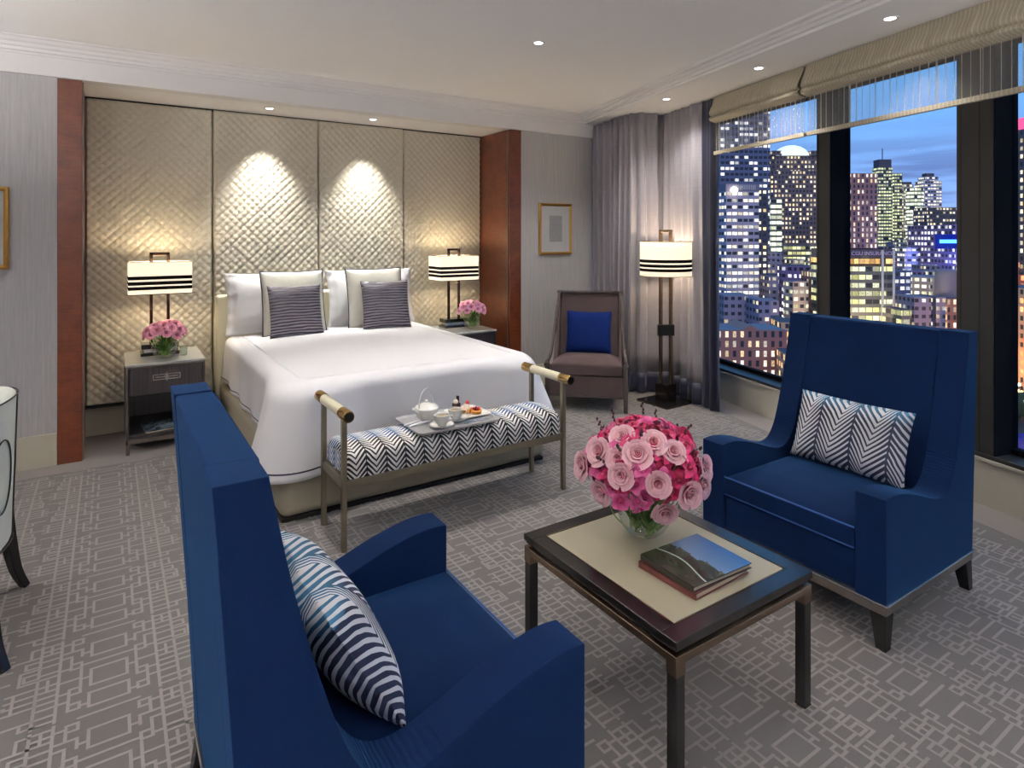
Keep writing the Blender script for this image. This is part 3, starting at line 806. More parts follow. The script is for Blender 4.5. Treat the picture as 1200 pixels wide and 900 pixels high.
# ------------------------------------------------------------------ flowers
def petal(bm, ang, r0, z0, w, h, out, curl, n=4, thick=0):
    uvl = bm.loops.layers.uv.verify(); g = []
    for i in range(n+1):
        row = []
        for j in range(n+1):
            u = (i/n-.5)*2; v = j/n
            wid = w*math.sin(PI*(.22+.5*v))*u
            rad = r0+out*v**1.4+curl*max(0, v-.7)*3
            z = z0+h*(v-.25*max(0, v-.75)*3)*(1-.18*u*u*v)
            a = ang+wid/max(.004, r0+out*.6)
            row.append(bm.verts.new((rad*math.cos(a), rad*math.sin(a), z)))
        g.append(row)
    for i in range(n):
        for j in range(n):
            f = bm.faces.new((g[i][j], g[i+1][j], g[i+1][j+1], g[i][j+1]))
            for l, q in zip(f.loops, ((i,j),(i+1,j),(i+1,j+1),(i,j+1))): l[uvl].uv = (q[0]/n, q[1]/n)
def rose_mesh(size, seed):
    r = random.Random(seed); bm = B(); s = size
    lathe(bm, [(0,-.2*s),(.25*s,-.12*s),(.38*s,.05*s),(.30*s,.5*s),(0,.45*s)], 10)
    for k, (n, r0, w, h, out, cu) in enumerate(((3,.08,.30,1.0,.03,.02),(4,.17,.42,.98,.07,.03),(4,.28,.72,.92,.14,.07),(5,.40,.86,.84,.26,.13),(5,.50,1.05,.70,.44,.20))):
        for i in range(n): petal(bm, 2*PI*i/n+k*.7+r.uniform(-.2,.2), r0*s*r.uniform(.92,1.06), -.02*s, w*s*.62, h*s*r.uniform(.9,1.05), out*s*r.uniform(.85,1.25), cu*s*r.uniform(.3,1.8))
    me = bpy.data.meshes.new('rose_bloom')
    for f in bm.faces: f.smooth = True
    bm.to_mesh(me); bm.free(); return me
def orient(o, d):
    o.rotation_mode = 'QUATERNION'; o.rotation_quaternion = Vector(d).to_track_quat('Z', 'Y')
def child_mesh(name, me, mat, parent, loc=(0,0,0)):
    o = bpy.data.objects.new(name, me); C.objects.link(o); o.parent = parent; o.location = loc
    if mat:
        if not me.materials: me.materials.append(mat)
    return o
def stem_obj(name, a, b, c, r, parent, base):
    bm = B(); P = smoothpath([tuple(Vector(p)-Vector(base)) for p in (a, b, c)], 5); tube(bm, P, r, 6); return obj(name, bm, M['stem'], parent, ang=180)
def vase(loc, R, Hh, mouth, label):
    t = thing('glass_vase', label, 'vase', loc)
    prof = []; n = 14; zc = R*.92
    a0 = -math.acos(.35); a1 = math.asin(min(.98, (Hh-zc)/R))
    prof = [(0, .004)]
    for i in range(n+1):
        a = lerp(a0+.35 if False else -1.2, a1, i/n); prof.append((R*math.cos(a), max(0, zc+R*math.sin(a))))
    outer = [(r, z) for r, z in prof]
    bm = B(); lathe(bm, outer+[(outer[-1][0]+.004, Hh+.002)], 40); o = obj('bowl', bm, M['vase'], t, ang=180)
    bm = B(); rr = outer[-1][0]+.004
    lathe(bm, [(rr-.003, Hh-.001), (rr+.002, Hh-.001), (rr+.002, Hh+.004), (rr-.003, Hh+.004)], 40, close=True); obj('rim', bm, M['vase'], t)
    return t
def leaf_mesh():
    bm = B()
    def fn(a, b):
        u = (a-.5)*2; w = .016*math.sin(PI*(.05+.9*b)); return (u*w, .012*math.sin(b*2.2)-.004*abs(u), b*.075)
    grid(bm, fn, 4, 8)
    for f in bm.faces: f.smooth = True
    me = bpy.data.meshes.new('leaf'); bm.to_mesh(me); bm.free(); me.materials.append(M['leaf']); return me
LEAF = leaf_mesh()
def fill_stems(center, R, n, label, group, seed):
    r = random.Random(seed); c = Vector(center)
    for i in range(n):
        a = r.uniform(0, 2*PI); b = a+PI+r.uniform(-.7, .7)
        p0 = c+Vector((R*.55*math.cos(a), R*.55*math.sin(a), -R*.62)); p1 = c+Vector((R*.5*math.cos(b), R*.5*math.sin(b), R*.72))
        t = thing('cut_leaf_sprig', label, 'leaves', tuple(p0), 0, group)
        stem_obj('stem', p0, (p0+p1)/2+Vector((0,0,.004)), p1, .0022, t, p0)
        for k in range(3):
            o = child_mesh('leaf', LEAF, None, t, tuple((p1-p0)*(.25+.25*k))); orient(o, (r.uniform(-1,1), r.uniform(-1,1), r.uniform(.2,1))); o.scale = (.85,)*3

ROSES = {k: [rose_mesh(s, i) for i in range(3)] for k, s in (('big', .040), ('small', .029))}
def rose(loc, d, size, mesh, mat, foot, label, group):
    t = thing('rose', label, 'rose', tuple(loc), 0, group)
    key = mesh.name+mat.name
    me = _rc.get(key)
    if me is None: me = mesh.copy(); me.materials.clear(); me.materials.append(mat); _rc[key] = me
    o = child_mesh('bloom', me, None, t); orient(o, d)
    o.scale = (size,)*3
    d = Vector(d).normalized(); p = Vector(loc)
    stem_obj('stem', p-d*.01, p*.45+Vector(foot)*.55+d*.02, Vector(foot), .0022, t, loc)
    return t
_rc = {}
# ---- big bouquet on the coffee table
VC = Vector((1.60, 1.575, .431))
vase(tuple(VC), .094, .165, .07, 'round clear glass bowl vase on the coffee table holding the large pink bouquet')
BC = VC+Vector((0, 0, .24))
def dome(az, el, rr=1.0, rx=.188, rz=.152):
    """direction by azimuth in view terms: 0 = towards the camera, + = to the right in the photo"""
    fa = math.atan2(-BC.y, -BC.x)+az
    d = Vector((math.cos(el)*math.cos(fa), math.cos(el)*math.sin(fa), math.sin(el)))
    return BC+Vector((d.x*rx*rr, d.y*rx*rr, d.z*rz*rr)), d
R_ = math.radians
roses = [(-8,38,1.0),(14,52,1.02),(38,40,1.02),(-22,12,1.03),(12,8,1.05),(-58,28,1.02),(-78,2,1.1),(-50,-18,1.0),(24,-34,.98),(48,-10,1.0),(72,-8,1.02),(82,10,1.06),(-40,55,1.0),(-30,28,1.0),
         (150,30,1),(190,20,1),(120,0,1),(240,10,1),(-110,15,1)]
for i, (az, el, rr) in enumerate(roses):
    p, d = dome(R_(az), R_(el), rr)
    foot = VC+Vector((rnd.uniform(-.05,.05), rnd.uniform(-.05,.05), .02))
    view = (Vector((0,0,1.5))-p).normalized()
    dd = (d*1.0+view*.35).normalized()
    rose(p, dd, rnd.uniform(.92,1.15), ROSES['big'][i % 3], M['rosepale'] , foot, 'pale pink open rose among the magenta orchids of the coffee table bouquet', 'pale roses in the coffee table bouquet')
def orchid_mesh(mat, seed):
    r = random.Random(seed); bm = B()
    for k in range(5):
        a = 2*PI*k/5+r.uniform(-.1,.1); L_ = .030*(1.1 if k % 2 else .95); w = .0135*(1.25 if k in (1, 4) else 1)
        def fn(u, v, a=a, L_=L_, w=w):
            x = v*L_; y = (u-.5)*2*w*math.sin(PI*(.12+.8*v)); z = .010*math.sin(v*2.6)+.002*math.cos(u*6)
            return (x*math.cos(a)-y*math.sin(a), x*math.sin(a)+y*math.cos(a), z)
        grid(bm, fn, 3, 4, lambda u, v: (u, v))
    lathe(bm, [(0,0),(.005,.004),(.007,.012),(.003,.018),(0,.018)], 8)
    for f in bm.faces: f.smooth = True
    me = bpy.data.meshes.new('orchid_blossom'); bm.to_mesh(me); bm.free(); me.materials.append(mat); return me
ORC = [orchid_mesh(M['hotpink'], i) for i in range(2)]+[orchid_mesh(M['magenta'], 5)]
BUD = None
def bud_mesh():
    bm = B(); lathe(bm, [(0,-.005),(.004,-.002),(.0045,.003),(.002,.008),(0,.010)], 8)
    for f in bm.faces: f.smooth = True
    me = bpy.data.meshes.new('bud'); bm.to_mesh(me); bm.free(); me.materials.append(M['bud']); return me
BUD = bud_mesh()
n_s = 40
for i in range(n_s):
    # golden-angle spread over the dome
    el = math.asin(lerp(-.30, .97, (i+.5)/n_s)); az = i*2.39996
    p, d = dome(az, el, .93)
    t = thing('orchid_spray', 'spray of magenta orchid blossoms filling the coffee table bouquet', 'orchid', tuple(p), 0, 'orchid sprays in the coffee table bouquet')
    foot = VC+Vector((rnd.uniform(-.045,.045), rnd.uniform(-.045,.045), .03))
    stem_obj('stem', p-d*.005, p*.5+foot*.5, foot, .0018, t, p)
    side = d.cross(Vector((0,0,1))).normalized(); up = side.cross(d).normalized()
    for k in range(6):
        off = side*rnd.uniform(-.04,.04)+up*rnd.uniform(-.035,.035)+d*rnd.uniform(-.018,.016)
        o = child_mesh('blossom', ORC[2] if (az % 6.28 > 4.6 and k % 2) or i % 7 == 0 else ORC[k % 2], None, t, tuple(off))
        orient(o, (d+side*rnd.uniform(-.7,.7)+up*rnd.uniform(-.6,.7))); o.scale = (rnd.uniform(1.0,1.35),)*3
    if el > .25 and i % 2 == 0:
        tip = d*.06+Vector((rnd.uniform(-.01,.01), rnd.uniform(-.01,.01), .02))
        bm = B(); tube(bm, [(0,0,0), tuple(tip*.5+Vector((0,0,.003))), tuple(tip)], .0011, 5); obj('bud_twig', bm, M['bud'], t, ang=180)
        for k in range(4):
            o = child_mesh('bud', BUD, None, t, tuple(tip*(.55+.15*k)+Vector((rnd.uniform(-.007,.007), rnd.uniform(-.007,.007), 0)))); orient(o, (rnd.uniform(-.5,.5), rnd.uniform(-.5,.5), 1))
fill_stems(VC+Vector((0,0,.08)), .09, 16, 'green leafy stem crossing inside the glass bowl on the coffee table', 'stems in the coffee table vase', 4)

def small_bouquet(x, y, z, n, mat, where, seed, R=.086):
    r = random.Random(seed); base = Vector((x, y, z))
    vase((x, y, z), R, R*1.72, .06, 'small round glass vase of pink roses on the %s nightstand' % where)
    for i in range(n):
        el = math.asin(lerp(.02, .98, (i+.5)/n)); az = i*2.4+.5
        d = Vector((math.cos(el)*math.cos(az), math.cos(el)*math.sin(az), math.sin(el)))
        p = base+Vector((d.x*.118, d.y*.105, R*1.72+.012+d.z*.088))
        rose(p, (d+Vector((-.1,-.5,.15))).normalized(), r.uniform(.95,1.2), ROSES['small'][i % 3], mat, base+Vector((r.uniform(-.03,.03), r.uniform(-.03,.03), .02)),
             'pink rose in the glass bowl on the %s nightstand' % where, 'roses on the %s nightstand' % where)
    fill_stems(base+Vector((0,0,R*.9)), R*.92, 12, 'green leafy stem inside the vase on the %s nightstand' % where, 'stems in the %s nightstand vase' % where, seed+1)
small_bouquet(.335, 5.06, .619, 22, M['rosemid'], 'left', 11)
small_bouquet(2.87, 5.06, .619, 20, M['roselil'], 'right', 12)
# small glass dish on the left nightstand
t = thing('glass_tumbler', 'small clear drinking glass to the right of the roses on the left nightstand', 'glass', (.455, 5.08, .619))
bm = B(); lathe(bm, [(0,.004),(.024,.004),(.027,.075),(.0255,.075),(.023,.008),(0,.008)], 24); obj('tumbler_wall', bm, M['vase'], t)

# ------------------------------------------------------------------ velvet wing chairs
PROF = smoothpath([(0,.55),(.05,.554),(.12,.547),(.22,.522),(.33,.484),(.42,.460),(.485,.468),(.535,.515),(.575,.60),(.622,.75),(.66,.90),(.692,1.06),(.697,1.09)], 5)
def wing_chair(label, loc, rot):
    """front faces -x; origin at the front centre"""
    t = thing('wing_armchair', label, 'armchair', loc, rot, 'tall blue velvet armchairs at the coffee table')
    out = [(0,.172)]+PROF+[(.786,1.09),(.779,1.0),(.745,.5),(.728,.172)]
    for s in (-1, 1):
        bm = B(); a, b = sorted((s*.295, s*.405)); prism(bm, out, 'y', a, b)
        obj('side_wing', bm, M['bluewing'], t, bevel=.030, seg=5, ang=35)
    bm = B(); prism(bm, [(.55,.30),(.60,.60),(.655,.90),(.688,1.0),(.690,1.088),(.784,1.088),(.745,.5),(.728,.18),(.55,.18)], 'y', -.2945, .2945)
    obj('backrest', bm, M['bluevelvet'], t, bevel=.010, seg=3, ang=30)
    bx('seat_base', M['bluevelvet'], t, .012, -.294, .172, .72, .294, .325, bevel=.012, seg=3)
    # crowned loose seat cushion
    bm = B()
    def top(u, v):
        x = lerp(.002, .60, u); y = lerp(-.292, .292, v); e = min(u, 1-u)*.6*6; f = min(v, 1-v)*.58*6
        return (x, y, .405+.028*min(1, e)**.5*min(1, f)**.5)
    g, _ = grid(bm, top, 18, 18)
    g2, _ = grid(bm, lambda u, v: (lerp(.002,.60,u), lerp(-.292,.292,v), .330), 18, 18)
    for k in range(18):
        bm.faces.new((g[0][k], g[0][k+1], g2[0][k+1], g2[0][k])); bm.faces.new((g[18][k], g[18][k+1], g2[18][k+1], g2[18][k]))
        bm.faces.new((g[k][0], g[k+1][0], g2[k+1][0], g2[k][0])); bm.faces.new((g[k][18], g[k+1][18], g2[k+1][18], g2[k][18]))
    obj('seat_cushion', bm, M['bluevelvet'], t, bevel=.010, seg=3, ang=50)
    bm = B(); tube(bm, [(.004,-.288,.409),(.004,.288,.409)], .0035, 8); tube(bm, [(.004,-.288,.332),(.004,.288,.332)], .003, 8); obj('cushion_piping', bm, M['highlitpiping'], t, ang=180)
    bm = B(); box(bm, -.002, -.407, .134, .73, .407, .166); obj('base_rail', bm, M['railmetal'], t, bevel=.003)
    bm = B(); box(bm, -.006, -.411, .166, .734, .411, .173); obj('nickel_strip', bm, M['railbright'], t, bevel=.002)
    for sx, x in ((-1, .030), (1, .695)):
        for s in (-1, 1):
            bm = B(); taper(bm, x, s*.375, 0, .135, .036, .058, sx*.006 if sx < 0 else .03, s*.008); obj('leg', bm, M['blackleg'], t, bevel=.003)
    return t
wing_chair('royal blue velvet wing armchair facing left, in front of the windows', (2.323, 1.505, 0), 0)
wing_chair('royal blue velvet wing armchair in the left foreground, turned away towards the coffee table', (.925, 1.505, 0), PI)
LW = .53
def lumbar(loc, rot, label, seed):
    o = cushion('fern_print_cushion', .515, .32, .15, M['fernpillow'], pinch=.05, seed=seed)
    o.location = loc; o.rotation_euler = rot; tag(o, label, 'cushion', 'fern print cushions on the blue armchairs'); return o
# cushion stands in local xz; rotate so that it faces the chair's front
lumbar((2.775, 1.50, .437), (R_(-19), 0, R_(-90)), 'white and navy fern print cushion leaning in the blue armchair by the windows', 21)
lumbar((.535, 1.49, .437), (R_(-31), 0, R_(90)), 'white and navy fern print cushion in the foreground blue armchair', 22)

# ------------------------------------------------------------------ coffee table
t = thing('coffee_table', 'square black coffee table with cream leather top and bronze frame', 'coffee table', (1.56, 1.465, 0))
hx, hy = .315, .355
bm = B()
for z0, z1, e in ((.408, .430, 0), (.398, .408, .006)):
    for c in ((-hx+e,-hy+e,hx-e,-hy+.055),(-hx+e,hy-.055,hx-e,hy-e),(-hx+e,-hy+.055,-hx+.055,hy-.055),(hx-.055,-hy+.055,hx-e,hy-.055)): box(bm, c[0], c[1], z0, c[2], c[3], z1)
obj('top_frame', bm, M['espresso'], t, bevel=.002)
bx('leather_inlay', M['inlay'], t, -hx+.062, -hy+.062, .40, hx-.062, hy-.062, .4295, bevel=.001)
bm = B()
for c in ((-hx+.055,-hy+.055,hx-.055,-hy+.058),(-hx+.055,hy-.058,hx-.055,hy-.055),(-hx+.055,-hy+.055,-hx+.058,hy-.055),(hx-.058,-hy+.055,hx-.055,hy-.055)): box(bm, c[0], c[1], .40, c[2], c[3], .4305)
obj('inlay_edge', bm, M['bronze'], t, smooth=False)
bx('recess', M['charcoal'], t, -hx+.03, -hy+.03, .38, hx-.03, hy-.03, .398, bevel=0)
bm = B(); w = .036; a, b = hx-.002, hy-.002
for c in ((-a,-b,a,-b+.02),(-a,b-.02,a,b),(-a,-b+.02,-a+.02,b-.02),(a-.02,-b+.02,a,b-.02)): box(bm, c[0], c[1], .363, c[2], c[3], .386)
obj('rail', bm, M['bronze'], t, bevel=.002)
for sx in (-1, 1):
    for sy in (-1, 1):
        x, y = sx*(a-w/2), sy*(b-w/2)
        lg = bx('leg', M['blackleg'], t, x-w/2+.001, y-w/2+.001, .004, x+w/2-.001, y+w/2-.001, .36, bevel=.002)
        bx('bracket', M['bronze'], lg, x-w/2-.0005, y-w/2-.0005, .332, x+w/2+.0005, y+w/2+.0005, .388, bevel=.002)
        bx('foot', M['bronze'], lg, x-w/2, y-w/2, 0, x+w/2, y+w/2, .006, bevel=.001)
def book(loc, rot, w, d, h, covmat, topm, label):
    t = thing('book', label, 'book', loc, rot, 'books on the coffee table')
    bx('pages', M['pages'], t, -w/2+.004, -d/2+.004, .002, w/2-.004, d/2-.004, h-.002, bevel=.001)
    bm = B(); box(bm, -w/2, -d/2, 0, w/2, d/2, .0025); box(bm, -w/2, -d/2, 0, -w/2+.003, d/2, h); box(bm, -w/2, -d/2, h-.003, w/2, d/2, h-.0004)
    obj('boards', bm, covmat, t, smooth=False)
    bm = B(); uvl = bm.loops.layers.uv.verify()
    f = bm.faces.new([bm.verts.new(p) for p in ((-w/2,-d/2,h),(w/2,-d/2,h),(w/2,d/2,h),(-w/2,d/2,h))])
    for l, uv in zip(f.loops, ((1,0),(1,1),(0,1),(0,0))): l[uvl].uv = uv
    o = obj('cover', bm, topm, t, smooth=False); m = o.modifiers.new('Solid', 'SOLIDIFY'); m.thickness = .0005; m.offset = -1
book((1.560, 1.322, .431), R_(2), .258, .225, .020, M['bookred'], M['bookred'], 'hardback with red and grey jacket lying beneath the landscape picture book')
book((1.566, 1.318, .4515), R_(-2), .262, .222, .017, M['bookdark'], M['cover'], 'picture book with a blue sky landscape cover, on top of the other book')

# ------------------------------------------------------------------ bench with tray
t = thing('bench', 'bed-end bench with fern print seat and metal frame with roll handles', 'bench', (.93, 2.87, 0))
LB, DB = 1.315, .325
for x in (0, LB):
    for y in (0, DB):
        bx('leg', M['benchmetal'], t, x-.0125, y-.0125, 0, x+.0125, y+.0125, .632, bevel=.002)
    s = bm = B(); tube(bm, [(x, -.055+.055, .655), (x, DB, .655)], .026, 20); obj('leather_grip', bm, M['cream'], t, ang=40)
    for ya, yb in ((-.075, .018), (DB-.018, DB+.075)):
        bm = B(); tube(bm, [(x, ya, .655), (x, ya+.006, .655), (x, yb, .655)], [.0255, .0285, .0285], 20); cp = obj('handle_cap', bm, M['goldcap'], t, ang=40)
        ye = ya-.001 if ya < 0 else yb; bm = B(); tube(bm, [(x, ye, .655), (x, ye+.0012, .655)], .0215, 20); obj('cap_disc', bm, M['darkcap'], cp, ang=40)
bm = B(); box(bm, 0, -.008, .295, LB, .012, .335); box(bm, 0, DB-.012, .295, LB, DB+.008, .335)
box(bm, -.008, .012, .295, .012, DB-.012, .335); box(bm, LB-.012, .012, .295, LB+.008, DB-.012, .335)
obj('seat_rail', bm, M['benchmetal'], t, bevel=.002)
bm = B(); uvl = bm.loops.layers.uv.verify()
def bsec(b):
    """section through the seat pad; b from 0 (front bottom) over the top to 1 (back bottom)"""
    y0, y1, zb, zt_ = -.002, DB+.002, .332, .462
    r = .045; s1 = zt_-zb-r; per = [s1, PI/2*r, (y1-y0)-2*r, PI/2*r, s1]; T = sum(per); d = b*T
    if d < per[0]: return y0-.006*math.sin(PI*d/per[0]), zb+d, T
    d -= per[0]
    if d < per[1]: a = d/r; return y0+r-r*math.cos(a), zt_-r+r*math.sin(a), T
    d -= per[1]
    if d < per[2]: return y0+r+d, zt_+.012*math.sin(PI*d/per[2]), T
    d -= per[2]
    if d < per[3]: a = d/r; return y1-r+r*math.sin(a), zt_-r+r*math.cos(a), T
    d -= per[3]; return y1+.004, zt_-r-d, T
def bfn(a, b):
    y, z, T = bsec(b); x = lerp(.016, LB-.016, a); e = min(a, 1-a)*LB; k = min(1, e/.035)
    k = math.sqrt(max(0, 1-(1-k)**2)); return (x, lerp(DB/2, y, .90+.10*k), lerp(.36, z, .70+.30*k))
g, _ = grid(bm, bfn, 110, 36, lambda a, b: (a*LB, b*.60))
for side in (0, 110): 
    f = bm.faces.new([g[side][j] for j in range(37)])
    for l in f.loops: l[uvl].uv = (l.vert.co.y, l.vert.co.z)
obj('seat_pad', bm, M['fernbench'], t, ang=60)

tr = thing('serving_tray', 'rectangular silver tray on the bench', 'tray', (1.565, 3.03, .478), R_(0))
bm = B()
def rrect(w, d, r, n=6):
    out = []
    for cx, cy, a0 in ((w/2-r, d/2-r, 0), (-w/2+r, d/2-r, PI/2), (-w/2+r, -d/2+r, PI), (w/2-r, -d/2+r, 1.5*PI)):
        for k in range(n+1): a = a0+PI/2*k/n; out.append((cx+r*math.cos(a), cy+r*math.sin(a)))
    return out
secs = [(.42, .27, .02, .004), (.47, .32, .03, .004), (.488, .338, .035, .014), (.495, .345, .036, .013), (.485, .335, .033, .001), (.42, .27, .02, 0)]
rings = [[bm.verts.new((x, y, z)) for x, y in rrect(w, d, r)] for w, d, r, z in secs]
for a, b in zip(rings, rings[1:]):
    for k in range(len(a)): bm.faces.new((a[k], a[(k+1) % len(a)], b[(k+1) % len(a)], b[k]))
bm.faces.new(rings[0]); bm.faces.new(rings[-1][::-1])
obj('tray_body', bm, M['silver'], tr, ang=40)
TX, TY, TZ = 1.565, 3.03, .4825
def at_tray(dx, dy, dz=0): return (TX+dx, TY+dy, TZ+dz)
# teapot
t = thing('teapot', 'white porcelain teapot with a tall loop handle on the tray', 'teapot', at_tray(-.105, .05), R_(20))
bm = B(); lathe(bm, [(0,.001),(.032,.001),(.05,.02),(.062,.05),(.066,.072),(.055,.084),(.03,.09)], 32); obj('body', bm, M['white'], t)
bm = B(); lathe(bm, [(.052,.083),(.045,.092),(.02,.098),(.008,.10),(.01,.108),(.006,.114),(0,.115)], 28); obj('lid', bm, M['white'], t)
bm = B(); tube(bm, smoothpath([(-.055,0,.055),(-.08,0,.07),(-.102,0,.086)], 5), [.013]*3+[.011]*3+[.009]*3+[.008]*2, 12); obj('spout', bm, M['white'], t)
bm = B(); tube(bm, [(.058*math.cos(a), 0, .075+.10*math.sin(a)) for a in [PI*k/24 for k in range(25)]], .0035, 8); obj('loop_handle', bm, M['white'], t)
def cup(dx, dy, rot, label):
    s = thing('saucer', label.replace('teacup', 'saucer').replace('full of tea ', 'beneath the teacup '), 'saucer', at_tray(dx, dy), 0, 'saucers on the tray')
    bm = B(); lathe(bm, [(0,.001),(.03,.001),(.055,.009),(.066,.014),(.066,.016),(.05,.011),(.028,.005),(0,.005)], 32); obj('dish', bm, M['white'], s)
    t = thing('teacup', label, 'teacup', at_tray(dx, dy, .0055), rot, 'teacups on the tray')
    bm = B(); lathe(bm, [(0,.001),(.02,.001),(.022,.006),(.034,.022),(.040,.045),(.042,.058),(.0395,.058),(.036,.04),(.0,.012)], 32); obj('bowl', bm, M['white'], t)
    bm = B(); lathe(bm, [(0,.049),(.0385,.049)], 28); obj('tea', bm, M['tea'], t)
    bm = B(); tube(bm, smoothpath([(.037,0,.048),(.055,0,.05),(.058,0,.034),(.034,0,.02)], 5), .003, 8); obj('handle', bm, M['white'], t)
cup(-.085, -.095, R_(-20), 'white teacup full of tea at the front of the tray, left of the other')
cup(.03, -.035, R_(-25), 'white teacup full of tea beside the pastry plate')
t = thing('pastry_plate', 'square white plate of small pastries on the right of the tray', 'plate', at_tray(.145, .045), R_(4))
bm = B(); secs = [(.15,.15,.02,.004),(.21,.21,.03,.012),(.212,.212,.03,.010),(.15,.15,.02,0)]
rings = [[bm.verts.new((x, y, z)) for x, y in rrect(w, d, r)] for w, d, r, z in secs]
for a, b in zip(rings, rings[1:]):
    for k in range(len(a)): bm.faces.new((a[k], a[(k+1) % len(a)], b[(k+1) % len(a)], b[k]))
bm.faces.new(rings[0]); bm.faces.new(rings[-1][::-1]); obj('dish', bm, M['white'], t, ang=30)
t = thing('chocolate_cake', 'tall chocolate petit four with cream and a chocolate shard', 'pastry', at_tray(.085, .06, .0045), R_(15))
bx('chocolate_block', M['choc'], t, -.018, -.018, 0, .018, .018, .062, bevel=.003)
bm = B(); lathe(bm, [(0,.062),(.013,.062),(.015,.070),(.009,.080),(0,.086)], 14, -.005, 0); obj('cream', bm, M['creamy'], t)
bx('shard', M['choc'], t, .006, -.008, .06, .015, .008, .10, bevel=.001)
t = thing('fruit_tart', 'golden tart topped with cream and strawberry on the pastry plate', 'pastry', at_tray(.145, .05, .0045))
bm = B(); lathe(bm, [(0,0),(.028,0),(.036,.024),(.032,.026),(0,.024)], 20); obj('crust', bm, M['pastry'], t)
bm = B(); lathe(bm, [(0,.024),(.024,.025),(.02,.04),(.008,.05),(0,.05)], 16); obj('cream', bm, M['creamy'], t)
bm = B(); lathe(bm, [(0,.045),(.012,.05),(.010,.062),(0,.074)], 12, .006, 0); obj('strawberry', bm, M['berry'], t)
t = thing('berry_tart', 'small dark berry tart at the front of the pastry plate', 'pastry', at_tray(.185, .005, .0045))
bm = B(); lathe(bm, [(0,0),(.026,0),(.032,.018),(.03,.02),(0,.018)], 20); obj('crust', bm, M['pastry'], t)
for k in range(5):
    a = k*1.256; bm = B(); lathe(bm, [(0,.018),(.009,.021),(.010,.027),(.006,.034),(0,.036)], 10, .014*math.cos(a), .014*math.sin(a)); obj('berry', bm, M['darkberry'] if k % 2 else M['berry'], t)
for k, (dx, dy, nm) in enumerate(((-.185, .03, 'farther from the teacups'), (-.175, -.005, 'nearer the teacups'))):
    bm = B(); tube(bm, [(-.07,0,0),(-.03,0,.001),(.03,0,.001),(.075,0,0)], [.006,.007,.007,.006], 10); o = obj('rolled_napkin', bm, M['napkin'], None); o.location = at_tray(dx, dy, .007); o.rotation_euler = (0,0,R_(14))
    tag(o, 'slim white rolled napkin at the left of the tray, %s' % nm, 'napkin', 'rolled napkins on the tray')
def cutlery(dx, dy, rot, kind, label):
    t = thing(kind, label, 'cutlery', at_tray(dx, dy, .0035), R_(rot))
    bm = B(); tube(bm, [(-.075,0,0),(-.03,0,0),(.03,0,0)], [.0035,.003,.002], 8); obj('handle', bm, M['steel'], t)
    if kind == 'knife': bx('blade', M['steel'], t, .03, -.006, -.0008, .11, .005, .0008, bevel=0)
    else:
        bm = B(); box(bm, .03, -.009, -.001, .055, .009, .001)
        for k in range(4): box(bm, .055, -.009+k*.005, -.001, .085, -.0065+k*.005, .001)
        obj('tines', bm, M['steel'], t, smooth=False)
cutlery(.11, -.115, 4, 'fork', 'small steel fork lying in front of the pastry plate')
cutlery(.13, -.095, 4, 'knife', 'small steel knife lying between the pastry plate and the fork')

# ------------------------------------------------------------------ brown framed armchair
cx, cy = 3.392, 4.02
t = thing('framed_armchair', 'taupe velvet armchair with sweeping dark wood frame in the corner by the curtains', 'armchair', (cx, cy, 0), R_(-44.1))
# local: front at y=0 facing -y, x across
hw = .352
side = smoothpath([(0,.40),(.04,.415),(.10,.43),(.17,.47),(.25,.56),(.32,.68),(.38,.80),(.44,.90),(.475,.975)], 5)
for s in (-1, 1):
    def off(i): return s*lerp(hw, .278, max(0, min(1, i/(len(side)-1))))
    bm = B(); w = .022
    g = []
    n = len(side)
    for i, (y, z) in enumerate(side):
        a = side[max(i-1, 0)]; b = side[min(i+1, n-1)]; ty, tz = b[0]-a[0], b[1]-a[1]; l = math.hypot(ty, tz); ny, nz = -tz/l, ty/l
        x = off(i); k = .024
        g.append([bm.verts.new(p) for p in ((x-w*.5, y-ny*0-ny*-.0, z), (x+w*.5, y, z), (x+w*.5, y-ny*k*1.3, z-nz*k*1.3), (x-w*.5, y-ny*k*1.3, z-nz*k*1.3))])
    for a, b in zip(g, g[1:]):
        for k in range(4): bm.faces.new((a[k], a[(k+1) % 4], b[(k+1) % 4], b[k]))
    bm.faces.new(g[0]); bm.faces.new(g[-1][::-1])
    obj('arm_frame', bm, M['framew'], t, bevel=.004, ang=40)
    out = [(.03,.17)]+[(y+.02, z-.02) for y, z in side[2:]]+[(.56,.96),(.52,.17)]
    bm = B(); a, b = sorted((s*(.272), s*(.298))); prism(bm, out, 'x', a, b); obj('side_panel', bm, M['darkvelvet'], t, bevel=.004)
    bm = B(); taper(bm, s*.333, .02, 0, .405, .034, .042); obj('leg', bm, M['framew'], t, bevel=.003)
    bm = B(); taper(bm, s*.27, .50, 0, .20, .03, .04, 0, .05); obj('leg', bm, M['framew'], t, bevel=.003)
bx('front_apron', M['darkvelvet'], t, -.315, .012, .135, .315, .05, .30, bevel=.006)
bx('front_rail', M['framew'], t, -.315, .008, .118, .315, .05, .137, bevel=.002)
bx('seat_frame', M['darkvelvet'], t, -.272, .05, .15, .272, .50, .29, bevel=.004)
bm = B()
def stop(u, v):
    x = lerp(-.27-.04*(1-v),.27+.04*(1-v),u); y = lerp(.0,.42,v); e = min(1, min(u,1-u)*5); f = min(1, min(v,1-v)*4)
    return (x, y, .40+.045*e**.6*f**.6)
g, _ = grid(bm, stop, 14, 14); g2, _ = grid(bm, lambda u, v: (lerp(-.27-.04*(1-v),.27+.04*(1-v),u), lerp(.0,.42,v), .305), 14, 14)
